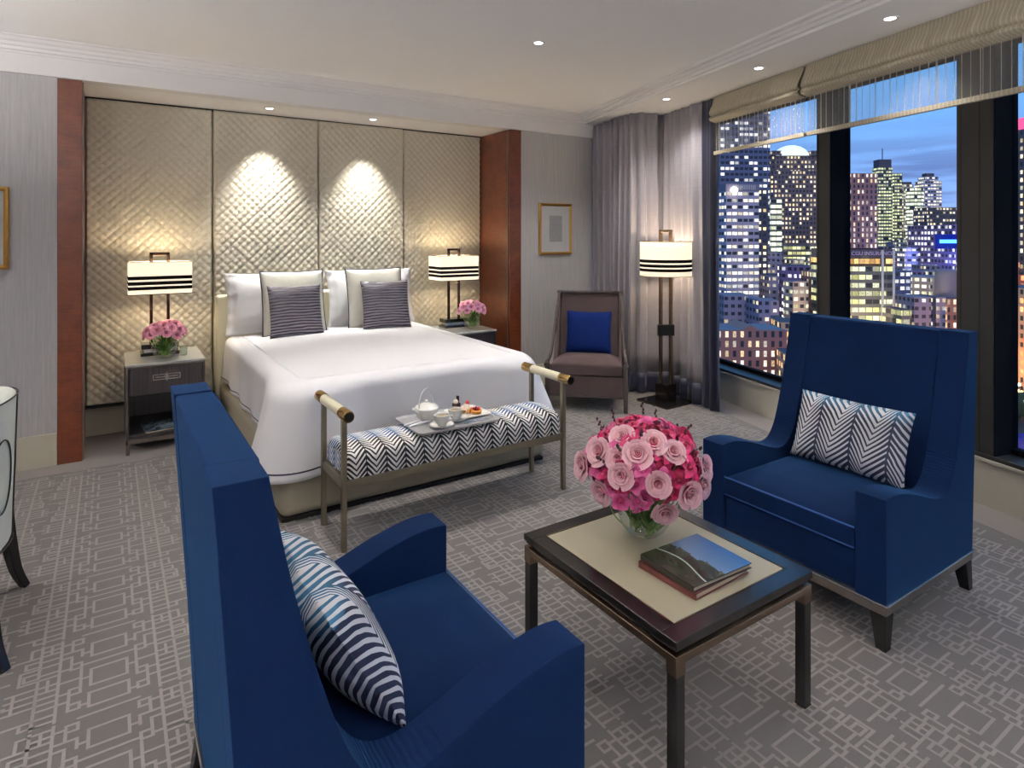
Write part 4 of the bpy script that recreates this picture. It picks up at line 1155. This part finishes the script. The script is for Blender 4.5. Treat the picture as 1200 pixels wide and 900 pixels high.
for k in range(14):
    bm.faces.new((g[0][k], g[0][k+1], g2[0][k+1], g2[0][k])); bm.faces.new((g[14][k], g[14][k+1], g2[14][k+1], g2[14][k]))
    bm.faces.new((g[k][0], g[k+1][0], g2[k+1][0], g2[k][0])); bm.faces.new((g[k][14], g[k+1][14], g2[k+1][14], g2[k][14]))
obj('seat_cushion', bm, M['darkvelvet'], t, bevel=.015, ang=50)
bm = B(); prism(bm, [(.36,.38),(.43,.70),(.495,.965),(.56,.965),(.52,.38)], 'x', -.268, .268); obj('backrest', bm, M['darkvelvet'], t, bevel=.012)
bm = B(); prism(bm, [(.478,.962),(.476,.985),(.575,.985),(.572,.962)], 'x', -.30, .30); obj('top_rail', bm, M['framew'], t, bevel=.004)
o = cushion('blue_cushion', .40, .37, .13, M['bluecush'], pinch=.05, seed=31, piping=M['bluecush'])
Rm = Matrix.Rotation(R_(-44.1), 4, 'Z'); lp = Rm @ Vector((0, .315, .455))
o.location = (cx+lp.x, cy+lp.y, .447); o.rotation_euler = (R_(-16), 0, R_(-44.1)); tag(o, 'square navy velvet cushion on the taupe corner armchair', 'cushion')

# ------------------------------------------------------------------ floor lamp
t = thing('floor_lamp', 'tall lit floor lamp with striped drum shade and black base, in front of the curtains', 'floor lamp', (4.19, 3.86, 0), R_(0))
bx('base_plate', M['espresso'], t, -.185, -.18, .0, .185, .18, .018, bevel=.003)
bx('base_trim', M['bronze'], t, -.187, -.182, .0, .187, .182, .005, bevel=.001)
bx('base_block', M['espresso'], t, -.065, -.065, .018, .065, .065, .17, bevel=.004)
bm = B(); box(bm, -.067, -.067, .085, .067, .067, .09); obj('block_band', bm, M['bronze'], t, smooth=False)
ca, sa = math.cos(R_(-33)), math.sin(R_(-33))
for s in (-1, 1):
    bm = B(); px_, py_ = s*.045*ca, s*.045*sa
    box(bm, px_-.013, py_-.013, .17, px_+.013, py_+.013, 1.55); obj('pole', bm, M['bronze'], t, bevel=.002)
bm = B(); v = box(bm, -.075, -.02, .60, .075, .02, .70); obj('pole_connector', bm, M['espresso'], t, bevel=.003).rotation_euler = (0, 0, R_(-33))
bm = B(); box(bm, -.058, -.014, 1.528, .058, .014, 1.552); obj('finial_bar', bm, M['bronze'], t, bevel=.002).rotation_euler = (0, 0, R_(-33))
bm = B(); grid(bm, lambda a, b: (.228*math.cos(2*PI*a), .228*math.sin(2*PI*a), 1.138+b*.308), 64, 6, lambda a, b: (a, b))
bmesh.ops.remove_doubles(bm, verts=bm.verts, dist=.0001)
o = obj('lamp_shade', bm, M['shade'], t, ang=180); m = o.modifiers.new('Solid', 'SOLIDIFY'); m.thickness = .003; m.offset = -1
for z in (1.136, 1.444):
    bm = B(); lathe(bm, [(.226, z), (.231, z), (.231, z+.005), (.226, z+.005)], 64, close=True); obj('shade_rim', bm, M['bronze'], t)
l = bpy.data.lights.new('lamp_bulb', 'POINT'); l.energy = 13; l.color = (1, .80, .54); l.shadow_soft_size = .06
o = bpy.data.objects.new('lamp_bulb', l); C.objects.link(o); o.location = (4.19, 3.86-.001, 1.33)

# ------------------------------------------------------------------ framed pictures
def picture(x0, x1, z0, z1, label):
    t = thing('framed_picture', label, 'picture', (x0, YB, z0), 0, 'gold framed pictures on the back wall')
    W, H = x1-x0, z1-z0; d = .028; w = .028
    bm = B()
    pr = [(0,0),(0,-.018),(.006,-.026),(.014,-.028),(.022,-.020),(.028,-.014),(.028,0)]
    rings = []
    for o_, y in pr:
        rings.append([bm.verts.new(p) for p in ((o_,y,o_),(W-o_,y,o_),(W-o_,y,H-o_),(o_,y,H-o_))])
    for a, b in zip(rings, rings[1:]):
        for k in range(4): bm.faces.new((a[k], a[(k+1) % 4], b[(k+1) % 4], b[k]))
    obj('frame', bm, M['goldframe'], t, ang=30)
    bx('mount', M['mat'], t, .026, -.010, .026, W-.026, -.002, H-.026, bevel=0)
    bx('drawing', M['artwork'], t, W*.31, -.0115, H*.25, W*.70, -.0098, H*.76, bevel=0)
picture(3.588, 4.001, 1.306, 1.826, 'gold framed sketch on the wall between the wide pilaster and the curtains')
picture(-.945, -.528, 1.287, 1.806, 'gold framed picture cut by the left edge of the photo')

# ------------------------------------------------------------------ white dining chair at the left edge
t = thing('dining_chair', 'white leather chair with dark piping and black legs at the left edge', 'chair', (-.59, 3.03, 0), 0)
# barrel back: an arc bulging to +x, seen from outside
def arc(a, r): return (.34*r*math.cos(a)-.05, .36*r*math.sin(a))
def bfn2(rr, z0f, z1f):
    def fn(u, v):
        a = lerp(-1.75, 1.75, u); k = math.cos(a*.5)
        top = lerp(.70, .90, max(0, math.cos(a*.62))**.8); z = lerp(.33, top, v)
        x, y = arc(a, rr*(1-.05*(1-v)))
        return (x, y, z)
    return fn
bm = B()
g1, _ = grid(bm, bfn2(1, 0, 0), 40, 10); g2, _ = grid(bm, bfn2(.80, 0, 0), 40, 10)
for i in range(40): bm.faces.new((g1[i][10], g1[i+1][10], g2[i+1][10], g2[i][10])); bm.faces.new((g1[i][0], g1[i+1][0], g2[i+1][0], g2[i][0]))
for j in range(10):
    for i in (0, 40): bm.faces.new((g1[i][j], g1[i][j+1], g2[i][j+1], g2[i][j]))
obj('barrel_back', bm, M['pvc'], t, bevel=.02, ang=50)
bm = B()
f1 = bfn2(1.012, 0, 0)
tube(bm, [f1(u/40, .985) for u in range(41)], .003, 6)
tube(bm, [f1(u/40, .01) for u in range(41)], .003, 6)
for uu in (.12, .29, .5, .71, .88): tube(bm, [f1(uu, v/10) for v in range(11)], .0028, 6)
for c in (.205, .395, .605, .795):
    tube(bm, [f1(c+.055*math.cos(2*PI*k/32), .5+.24*math.sin(2*PI*k/32)) for k in range(33)], .0028, 6)
obj('piping', bm, M['padline'], t, ang=180)
bm = B(); lathe(bm, [(0,.24),(.25,.24),(.268,.30),(.268,.42),(.25,.455),(0,.465)], 36, -.05, 0, sx=1, sy=1.08); obj('seat', bm, M['pvc'], t, bevel=.006)
for sx, sy in ((1,1),(1,-1),(-1,1),(-1,-1)):
    bm = B(); P = [(.225*sx, .25*sy, .36), (.24*sx, .265*sy, .22), (.26*sx, .285*sy, .09), (.29*sx, .31*sy, 0)]
    P = smoothpath(P, 4); rs = [lerp(.034, .019, i/(len(P)-1)) for i in range(len(P))]
    tube(bm, P, rs, 4); obj('leg', bm, M['blackleg'], t, bevel=.003)

exec_city = True
# ------------------------------------------------------------------ city outside
FX, FY = math.sin(R_(33.2836)), math.cos(R_(33.2836)); RX, RY = FY, -FX
GZ = -62.0
def cpos(u, D):
    l = (u-600)/719*D; return (D*FX+l*RX, D*FY+l*RY)
def facade(name, wall, fw, fh, lit, w=.62, h=.5, colA=(255, 236, 190), colB=(255, 250, 230), st=1.6, glass=(26, 30, 44), rowlit=0.0):
    t = NT(name); uv = t.xyz(t.coord('UV')); a = t.m_('DIVIDE', uv[0], fw); b = t.m_('DIVIDE', uv[1], fh)
    ia, ib = t.m_('FLOOR', a), t.m_('FLOOR', b); fa, fb = t.m_('FRACT', a), t.m_('FRACT', b)
    ina = t.m_('LESS_THAN', t.m_('ABSOLUTE', t.m_('SUBTRACT', fa, .5)), w/2); inb = t.m_('LESS_THAN', t.m_('ABSOLUTE', t.m_('SUBTRACT', fb, .5)), h/2)
    win = t.m_('MULTIPLY', ina, inb)
    wn = t.n('ShaderNodeTexWhiteNoise', noise_dimensions='2D'); t.put(wn.inputs['Vector'], t.comb(ia, ib))
    rn = t.n('ShaderNodeTexWhiteNoise', noise_dimensions='2D'); t.put(rn.inputs['Vector'], t.comb(t.m_('FLOOR', t.m_('DIVIDE', ia, 4)), ib))
    on = t.m_('LESS_THAN', t.m_('ADD', t.m_('MULTIPLY', wn.outputs[0], 1-rowlit), t.m_('MULTIPLY', rn.outputs[0], rowlit)), lit)
    wc = t.xyz(wn.outputs[1])
    br = t.m_('MULTIPLY_ADD', wc[1], .9, .35)
    det = t.noise(t.comb(t.m_('MULTIPLY', uv[0], 1.7), t.m_('MULTIPLY', uv[1], 1.3)), 1, 2)
    e = t.m_('MULTIPLY', t.m_('MULTIPLY', t.m_('MULTIPLY', win, on), br), t.m_('MULTIPLY_ADD', det, 2.0, -.1))
    base = t.mix(win, lin(wall), lin(glass))
    b_ = t.bsdf(base, .6, 0, None)
    t.put(b_.inputs['Emission Color'], t.mix(wc[2], lin(colA), lin(colB))); t.put(b_.inputs['Emission Strength'], t.m_('MULTIPLY', e, st))
    return t.m
F_ = {}
F_['slate'] = facade('slate_tower_facade', (84, 88, 116), 3.4, 3.9, .42, .74, .48, (240, 240, 235), (255, 252, 245), 1.5)
F_['grey'] = facade('pale_grey_facade', (150, 142, 160), 3.2, 3.6, .62, .80, .46, (255, 238, 200), (250, 250, 250), 1.5, rowlit=.3)
F_['brown'] = facade('brown_stone_facade', (98, 78, 78), 3.0, 3.9, .55, .5, .5, (255, 220, 160), (255, 246, 210), 1.5)
F_['dark'] = facade('dark_facade', (62, 56, 70), 3.2, 3.7, .5, .6, .5, (255, 225, 160), (250, 250, 240), 1.5)
F_['green'] = facade('dark_glass_facade', (60, 66, 72), 2.9, 3.8, .72, .78, .5, (222, 232, 160), (240, 240, 200), 1.3, rowlit=.25)
F_['lit'] = facade('bright_office_facade', (100, 104, 92), 4.2, 3.9, .88, .9, .6, (240, 246, 200), (250, 252, 235), 1.7)
F_['office'] = facade('lit_office_facade', (92, 92, 92), 3.4, 4.0, .68, .88, .56, (236, 232, 140), (246, 246, 214), 1.3, rowlit=.5)
F_['amber'] = facade('amber_office_floor', (70, 50, 30), 2.6, 4.0, .95, .9, .62, (255, 180, 80), (255, 214, 140), 1.2)
F_['sand'] = facade('sandstone_facade', (168, 148, 138), 3.4, 3.7, .6, .66, .5, (240, 236, 170), (255, 250, 236), 1.5, rowlit=.3)
F_['brick'] = facade('brick_facade', (146, 96, 88), 3.0, 3.8, .45, .42, .62, (255, 214, 160), (255, 244, 230), 1.4)
F_['plum'] = facade('plum_wall_facade', (126, 100, 146), 3.6, 4.0, .55, .6, .5, (240, 236, 255), (255, 250, 240), 1.6)
F_['cream'] = facade('cream_lit_facade', (190, 150, 120), 3.2, 3.6, .6, .46, .55, (255, 170, 100), (255, 214, 160), 1.6)
F_['red'] = facade('floodlit_red_facade', (196, 90, 60), 3.0, 3.6, .7, .5, .6, (255, 130, 70), (255, 210, 160), 1.8)
F_['blue'] = facade('bluish_glass_facade', (44, 56, 104), 3.0, 3.7, .55, .7, .5, (220, 228, 255), (255, 250, 230), 1.6)
F_['low'] = facade('rooftop_block_facade', (126, 116, 138), 3.2, 3.6, .32, .55, .45, (255, 226, 160), (250, 250, 245), 1.3)
roofm = plain('city_roof', (74, 70, 84), .9, var=.3, vs=.15)
rooflight = plain('pale_city_roof', (118, 110, 120), .9, var=.2, vs=.1)
plantm = plain('roof_plant_metal', (112, 106, 124), .8, var=.1, vs=.2)
def tower(bm, w, d, z0, z1, x=0, y=0, uvo=0.0, taper_=1.0, chamfer=0):
    uvl = bm.loops.layers.uv.verify()
    hw, hd = w/2, d/2
    if chamfer: c = chamfer; base = [(-hw+c,-hd),(hw-c,-hd),(hw,-hd+c),(hw,hd-c),(hw-c,hd),(-hw+c,hd),(-hw,hd-c),(-hw,-hd+c)]
    else: base = [(-hw,-hd),(hw,-hd),(hw,hd),(-hw,hd)]
    A = [bm.verts.new((x+px, y+py, z0)) for px, py in base]; Bv = [bm.verts.new((x+px*taper_, y+py*taper_, z1)) for px, py in base]
    s = uvo
    for i in range(len(base)):
        j = (i+1) % len(base); L_ = math.hypot(base[j][0]-base[i][0], base[j][1]-base[i][1])
        f = bm.faces.new((A[i], A[j], Bv[j], Bv[i])); f.material_index = 0
        for l, q in zip(f.loops, ((s, z0), (s+L_, z0), (s+L_, z1), (s, z1))): l[uvl].uv = (q[0], z1-q[1]+.3)
        s += L_
    f = bm.faces.new(Bv); f.material_index = 1
TAKEN = []
FILL = [False]
def free_spot(u0, u1, D, dp):
    for k in range(14):
        hit = [q for q in TAKEN if u0 < q[1]+.5 and u1 > q[0]-.5 and D < q[3]+1 and D+dp > q[2]-1]
        if not hit: break
        D = max(q[3] for q in hit)+2
        if FILL[0] and k > 2: return None
    TAKEN.append((u0, u1, D, D+dp)); return D
def building(u0, u1, vt, D, kind, label, depth=None, th=0.0, extra=(), cat='building', group=None, name='city_building', chamfer=0, roof=None, z0=GZ, seedu=None):
    dp = depth or min((u1-u0)*D/719*.8, 22)
    D = free_spot(u0, u1, D, dp)
    if D is None: return None
    W = (u1-u0)*D/719
    s_, c_ = abs(math.sin(R_(th))), math.cos(R_(th)); w = max(2, (W-dp*s_)/c_)
    x, y = cpos((u0+u1)/2, D+dp/2); H = 1.5+(276-vt)*D/719
    t = thing(name, label, cat, (x, y, z0), R_(-33.2836+th), group)
    bm = B(); tower(bm, w, dp, 0, H-z0, uvo=rnd.uniform(0, 60) if seedu is None else seedu, chamfer=chamfer); obj('tower', bm, [F_[kind], roof or roofm], t, smooth=False, recalc=False)
    for e in extra:
        # (name, kind, x fraction, w fraction, z lift, height, material)
        nm, k, fx, fw, zl, hh, mt = e
        bm = B(); tower(bm, w*fw, dp*fw, H-z0+zl, H-z0+zl+hh, x=fx*w, uvo=rnd.uniform(0, 40)); obj(nm, bm, [F_[k] if k else mt, roofm], t, smooth=False, recalc=False)
    return t, w, dp, H-z0
# left window
building(822, 897, 128, 420, 'slate', 'tall slate-blue office tower rising behind the sheer blind beside the curtains', th=6)
t, w, dp, h = building(838, 884, 224, 335, 'grey', 'pale grey tower with rows of lit windows beside the curtains', th=8)
bm = B(); tower(bm, w*1.02, dp*1.02, h, h+4, uvo=0); obj('crown_band', bm, [plantm, roofm], t, smooth=False, recalc=False)
for k in range(13):
    bm = B(); box(bm, -w*.30+k*w*.055, -dp*.51-.25, h+.8, -w*.30+k*w*.055+.4, -dp*.51, h+3.4); obj('crown_fin', bm, M['mat'], t, smooth=False)
bm = B(); lathe(bm, [(0,-1.5),(1.3,-1.2),(2,0),(1.3,1.3),(0,1.8)], 16); o = obj('globe_light', bm, M['whiteglow'], t); o.location = (-w*.30, -dp*.53-1.2, h+.5)
building(876, 897, 222, 370, 'dark', 'dark narrow block squeezed beside the pale grey tower', th=4)
building(892, 913, 233, 440, 'lit', 'small brightly lit office block in front of the domed tower', th=2)
t, w, dp, h = building(893, 960, 200, 520, 'brown', 'brown stone tower crowned by a white lit dome', th=0, chamfer=5)
bm = B(); tower(bm, w*.86, dp*.86, h, h+13, uvo=9, chamfer=4); obj('upper_storey', bm, [F_['brown'], roofm], t, smooth=False, recalc=False)
bm = B()
R0 = w*.30
lathe(bm, [(R0, h+13), (R0*.98, h+15), (R0*.82, h+18.5), (R0*.58, h+21), (R0*.3, h+22.5), (0, h+23)], 32)
_d = NT('lit_glass_dome'); _b = _d.bsdf(lin((190, 205, 210)), .4); _b.inputs['Emission Color'].default_value = (.85, .95, 1, 1)
_d.put(_b.inputs['Emission Strength'], .75)
obj('dome', bm, _d.m, t)
for sx in (-1, 1):
    bm = B(); tower(bm, w*.16, w*.16, h+13, h+17, x=sx*w*.34, y=-dp*.34); obj('corner_turret', bm, [F_['brown'], roofm], t, smooth=False, recalc=False)
building(893, 962, 288, 470, 'office', 'low dark office block with one bright strip of windows below the domed tower', depth=40, th=0)
building(895, 914, 296, 400, 'low', 'blank grey cube block in the middle of the left window', th=5)
building(912, 962, 312, 350, 'plum', 'purple-grey curved theatre-like block in the left window', depth=20, th=-5, chamfer=6)
building(893, 922, 322, 370, 'office', 'mid-rise office with lit floors beside the cream corner block', th=3)
building(921, 944, 330, 315, 'sand', 'cream office block with square windows behind the blue armchair wing', th=10, roof=rooflight)
building(944, 975, 318, 320, 'brick', 'narrow brick block seen just right of the cream office block', th=0)
building(842, 874, 346, 290, 'low', 'windowless grey lift block behind the brick warehouse at the left', depth=14, th=0, roof=rooflight)
building(872, 909, 352, 282, 'low', 'second grey lift block behind the brick warehouse', depth=14, th=-6, roof=rooflight)
building(906, 934, 378, 262, 'cream', 'short cream stone building beside the brick warehouse', depth=16, th=-8)
t, w, dp, h = building(828, 912, 387, 240, 'brick', 'long brick warehouse with a gabled centre lit by street lamps', depth=18, th=0, roof=rooflight)
bm = B(); prism(bm, [(-w*.12, h), (w*.12, h), (0, h+2.0)], 'y', -dp/2-.1, dp/2); obj('gable', bm, F_['brick'], t, smooth=False)
building(912, 940, 415, 225, 'cream', 'low ornate stone building at the bottom of the left window', depth=12, th=-10)
# middle window
building(972, 1021, 203, 430, 'brick', 'plain brown slab tower with three columns of lit windows', th=0, depth=16)
t, w, dp, h = building(1026, 1042, 196, 700, 'green', 'tallest distant tower with dark crown and antenna', th=0, extra=(('crown', None, 0, .9, 0, 9, roofm),))
bm = B(); tube(bm, [(0,0,h+9),(0,0,h+22)], .5, 6); obj('antenna', bm, roofm, t)
building(1040, 1054, 203, 705, 'green', 'lit shoulder tower attached beside the tallest distant tower', th=0)
building(1017, 1029, 215, 760, 'green', 'distant tower half hidden behind the left of the tallest tower', th=0)
building(1054, 1067, 216, 720, 'sand', 'slim yellowish slab between the distant towers', th=0, extra=(('crown', None, 0, .8, 0, 3, roofm),))
building(1063, 1081, 220, 650, 'lit', 'pale green-white lit tower in the middle of the distant group', th=0, chamfer=4)
building(1077, 1098, 212, 690, 'grey', 'stepped distant tower at the right of the skyline group', th=0, extra=(('step', 'grey', 0, .75, 0, 5, None), ('crown', None, 0, .45, 5, 4, roofm)))
building(1078, 1117, 243, 600, 'dark', 'broad dark block with many lit windows beneath the stepped tower', th=0)
building(1112, 1124, 246, 620, 'brown', 'narrow brown block at the right end of the skyline group', th=0)
building(1088, 1135, 263, 420, 'plum', 'plum-coloured block with a blue neon strip at the top', th=0, depth=50)
t = thing('neon_sign', 'bright blue neon strip on the roof edge of the plum block', 'sign', (*cpos(1112, 415), 1.5-4))
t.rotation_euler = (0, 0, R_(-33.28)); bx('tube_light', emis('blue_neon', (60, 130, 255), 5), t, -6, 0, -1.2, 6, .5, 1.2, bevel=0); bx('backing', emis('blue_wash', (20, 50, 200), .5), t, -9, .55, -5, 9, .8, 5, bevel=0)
t, w, dp, h = building(962, 1034, 292, 300, 'office', 'foreground office block with lit floors and a sign along its roof parapet', th=0, depth=22)
bm = B(); tower(bm, w+.3, dp+.3, h-8.2, h-4.2, uvo=3); obj('amber_floor', bm, [F_['amber'], roofm], t, smooth=False, recalc=False)
bm = B(); tower(bm, w+.3, dp+.3, h-3.8, h, uvo=3); obj('parapet', bm, [plain('parapet_concrete', (70, 62, 80), .8), roofm], t, smooth=False, recalc=False)
cu = bpy.data.curves.new('parapet_sign', 'FONT'); cu.body = 'CGU INSURANCE'; cu.size = 2.6; cu.extrude = .05; cu.align_x = 'RIGHT'
cu.materials.append(plain('sign_letters', (170, 160, 190), .6)); _so = bpy.data.objects.new('tmp_text', cu); so = bpy.data.objects.new('sign_lettering', bpy.data.meshes.new_from_object(_so)); C.objects.link(so); bpy.data.objects.remove(_so)
so.parent = t; so.location = (w/2-.8, -dp/2-.25, h-2.9); so.rotation_euler = (PI/2, 0, 0)
building(1034, 1058, 318, 305, 'blue', 'glass atrium block between two white masts', th=0, depth=14)
for u, dd in ((1034.3, 296), (1047.5, 294)):
    x, y = cpos(u, dd); bm = B(); tube(bm, [(0,0,0),(0,0,1.5-(293-276)*dd/719-GZ)], .55, 10); o = obj('mast', bm, M['mat'], None); o.location = (x, y, GZ)
    tag(o, 'tall pale mast beside the lit foreground office, %s of the pair' % ('left' if dd == 296 else 'right'), 'mast', 'white masts of the atrium')
building(1057, 1098, 325, 310, 'sand', 'rounded sandstone office with rows of lit windows', th=0, depth=26, chamfer=7, roof=rooflight)
building(1097, 1122, 350, 300, 'brick', 'dark red brick block with slim lit windows at the right of the middle window', th=0, depth=16)
t = thing('storage_tank', 'big pale lilac cylinder tank standing on the red brick block', 'tank', (*cpos(1108.5, 310), 1.5-74*300/719)); bm = B(); lathe(bm, [(0,0),(4.8,0),(4.8,13),(4.3,13.6),(0,13.9)], 28); obj('tank_shell', bm, rooflight, t)
# right window
building(1194, 1226, 150, 300, 'brown', 'dark tower with a pink lit top at the right edge', th=0, extra=(('pink_crown', None, 0, .8, 0, 6, emis('pink_glow', (255, 90, 150), 1.2)),))
building(1180, 1197, 181, 420, 'lit', 'lit tower with a blue roof strip in the right window', th=0, extra=(('blue_strip', None, 0, 1.02, -4, 5, emis('blue_glow', (30, 110, 255), 1.6)),))
building(1172, 1230, 262, 330, 'blue', 'bluish block below the towers in the right window', th=0)
t, w, dp, h = building(1181, 1196, 322, 285, 'red', 'small floodlit red clock tower in the right window', th=0, extra=(('spire', 'red', 0, .5, 0, 6, None),))
building(1176, 1226, 338, 250, 'cream', 'floodlit cream stone station building in the right window', th=0, depth=20)

# mid-distance carpet of blocks, carried on beyond the frame for views from elsewhere in the room
r2 = random.Random(99)
kinds = ['low', 'low', 'dark', 'sand', 'low', 'brick', 'grey', 'plum', 'office']
n = 0; FILL[0] = True
for D, vlo, vhi, du in ((900, 262, 284, 12), (740, 270, 288, 12), (560, 280, 296, 14), (450, 288, 312, 15), (385, 300, 325, 16), (335, 318, 350, 18), (290, 345, 380, 20), (255, 380, 410, 22)):
    u = 500 if D in (900, 450, 335) else 838
    while u < (1700 if D in (900, 450, 335) else 1225):
        wpx = du*r2.uniform(.7, 1.3)*(1 if 838 <= u < 1225 else 2.2)
        if not (D < 300 and u > 1150) and not (D < 400 and 1165 < u < 1240):
            building(u, u+wpx*.93, r2.uniform(vlo, vhi), D*r2.uniform(.95, 1.08), r2.choice(kinds), 'distant low city block with scattered lit windows among the towers', th=r2.uniform(-5, 5), depth=r2.uniform(12, 18),
                     group='low blocks filling the city', roof=r2.choice([roofm, rooflight]))
            n += 1
        u += wpx

bm = B(); box(bm, -1500, -1500, GZ-2, 2500, 2500, GZ); 
_g = NT('street_asphalt'); _nz = _g.noise(_g.coord(), .05, 4, .7); _g.bsdf(_g.mix(_nz, lin((40, 32, 32)), lin((84, 60, 50))), .9)
struct(obj('ground', bm, _g.m, smooth=False))
# river and bank
t = thing('river', 'violet-blue river at the bottom of the right window', 'river', (*cpos(1230, 185), GZ+.02), R_(-33.28))
_w = NT('river_water'); _wn = _w.noise(_w.scale(_w.coord(), (1, 3, 1)), .4, 3); _w.bsdf(lin((70, 60, 150)), .18, 0, _w.bump(_wn, .2)); bm = B(); grid(bm, lambda a, b: (lerp(-40, 90, a), lerp(-60, 12, b), 0), 4, 4); obj('water', bm, _w.m, t, smooth=False)
t = thing('river_bridge', 'pale stone bridge deck crossing above the river bank', 'bridge', (*cpos(1225, 330), GZ), R_(-33.28))
bx('deck', rooflight, t, -60, -4, 5, 60, 4, 7, bevel=0)
for k in range(7): bx('pier', rooflight, t, -56+k*18, -4, 0, -52+k*18, 4, 5, bevel=0)
treem = plain('dark_tree_leaves', (58, 62, 34), .9, var=.5, vs=.6)
def tree(u, D, s, label):
    t = thing('street_tree', label, 'tree', (*cpos(u, D), GZ), 0, 'street trees below the windows')
    bm = B(); tube(bm, [(0,0,0),(0,0,s*.5)], [.3,.2], 6); obj('trunk', bm, M['bookdark'], t)
    bm = B(); bmesh.ops.create_icosphere(bm, subdivisions=3, radius=s*.42)
    for v in bm.verts: v.co *= 1+.22*math.sin(v.co.x*3.1+u)*math.sin(v.co.y*2.7)*1.0+r2.uniform(-.08, .08); v.co.z += s*.62
    obj('crown', bm, treem, t, ang=180)
for u in (1184, 1188, 1193, 1199, 1206): tree(u, 215+r2.uniform(-6, 6), 8, 'dark rounded tree on the river bank')
for u, D in ((862, 226), (878, 228), (893, 225), (905, 222), (918, 214)): tree(u, D, 9, 'street tree in front of the brick warehouse')
post = M['winframe']
def lamp(u, D, mat, label, grp, h=8):
    t = thing('street_lamp', label, 'street lamp', (*cpos(u, D), GZ), 0, grp)
    bm = B(); tube(bm, [(0,0,0),(0,0,h)], .08, 6); obj('post', bm, post, t)
    bm = B(); bmesh.ops.create_icosphere(bm, subdivisions=2, radius=.55); obj('lantern', bm, mat, t, loc=(0, 0, h+.4))
for u in range(848, 935, 6): lamp(u+r2.uniform(-2, 2), r2.uniform(205, 232), M['bulbglow'], 'glowing orange street lamp in front of the brick warehouse', 'orange street lamps', r2.uniform(4, 9))
for k in range(12): lamp(1183+k*1.6, r2.uniform(205, 232), M['whiteglow'] if k % 3 else M['bulbglow'], 'bright lamp along the promenade by the river', 'promenade lamps', r2.uniform(4, 8))
for (u, D, z, e, col) in ((858, 228, 7, 26000, (1, .45, .18)), (880, 228, 7, 30000, (1, .45, .18)), (900, 224, 7, 30000, (1, .45, .18)), (925, 212, 7, 20000, (1, .55, .28)), (1190, 240, 8, 40000, (1, .45, .2)), (1110, 405, 55, 60000, (.1, .2, 1)), (1010, 285, 18, 30000, (1, .7, .4)), (1075, 295, 16, 30000, (1, .8, .5))):
    l = bpy.data.lights.new('street_glow', 'POINT'); l.energy = e; l.color = col; l.shadow_soft_size = 1.0
    o = bpy.data.objects.new('street_glow', l); C.objects.link(o); o.location = (*cpos(u, D), GZ+z)

# ------------------------------------------------------------------ dusk sky
wd = bpy.data.worlds.new('World'); sc.world = wd; wd.use_nodes = True; nt = wd.node_tree; nt.nodes.clear()
class W(NT):
    def __init__(s): s.t = nt
w_ = W(); bg = w_.n('ShaderNodeBackground'); wo = w_.n('ShaderNodeOutputWorld')
dirv = w_.coord('Generated'); sx_, sy_, sz_ = w_.xyz(dirv)
f = w_.m_('DIVIDE', w_.m_('MAXIMUM', sz_, 0.0), .26, clamp=True)
sky = w_.mix(f, lin((124, 150, 206)), lin((78, 146, 206)))
# long streaky clouds: latitude stretched noise
cl = w_.noise(w_.comb(w_.m_('MULTIPLY', sx_, 2.2), w_.m_('MULTIPLY', sy_, 2.2), w_.m_('MULTIPLY', sz_, 26)), 1.6, 4, .55)
band = w_.m_('MULTIPLY', w_.m_('SUBTRACT', cl, .46), 7, clamp=True)
low = w_.m_('SUBTRACT', 1.0, w_.m_('MULTIPLY', w_.m_('MAXIMUM', w_.m_('SUBTRACT', sz_, .09), 0.0), 14), clamp=True)
hi = w_.m_('MULTIPLY', band, low, clamp=True)
sky2 = w_.mix(w_.m_('MULTIPLY', hi, .75), sky, lin((78, 96, 148)))
w_.put(bg.inputs[0], sky2); bg.inputs[1].default_value = 1.4
nt.links.new(bg.outputs[0], wo.inputs[0])

l = bpy.data.lights.new('facade_fill_sun', 'SUN'); l.energy = .8; l.angle = R_(40); l.color = (1, .86, .92)  # added soft sun that brightens the city facades; no such source is seen
o = bpy.data.objects.new('facade_fill_sun', l); C.objects.link(o); o.rotation_euler = Vector((FX, FY, -.45)).to_track_quat('-Z', 'Y').to_euler()
# ------------------------------------------------------------------ camera
cam = bpy.data.cameras.new('Camera'); co = bpy.data.objects.new('Camera', cam); C.objects.link(co)
co.location = (0, 0, 1.5); co.rotation_euler = (PI/2, 0, R_(-33.2836))
cam.sensor_width = 36; cam.sensor_fit = 'HORIZONTAL'; cam.lens = 36*719/1200; cam.shift_y = -174/1200
cam.clip_start = .05; cam.clip_end = 6000
sc.camera = co
sc.view_settings.view_transform = 'Standard'; sc.view_settings.look = 'None'; sc.view_settings.gamma = 1
sc.view_settings.use_curve_mapping = False; sc.view_settings.exposure = 0.35
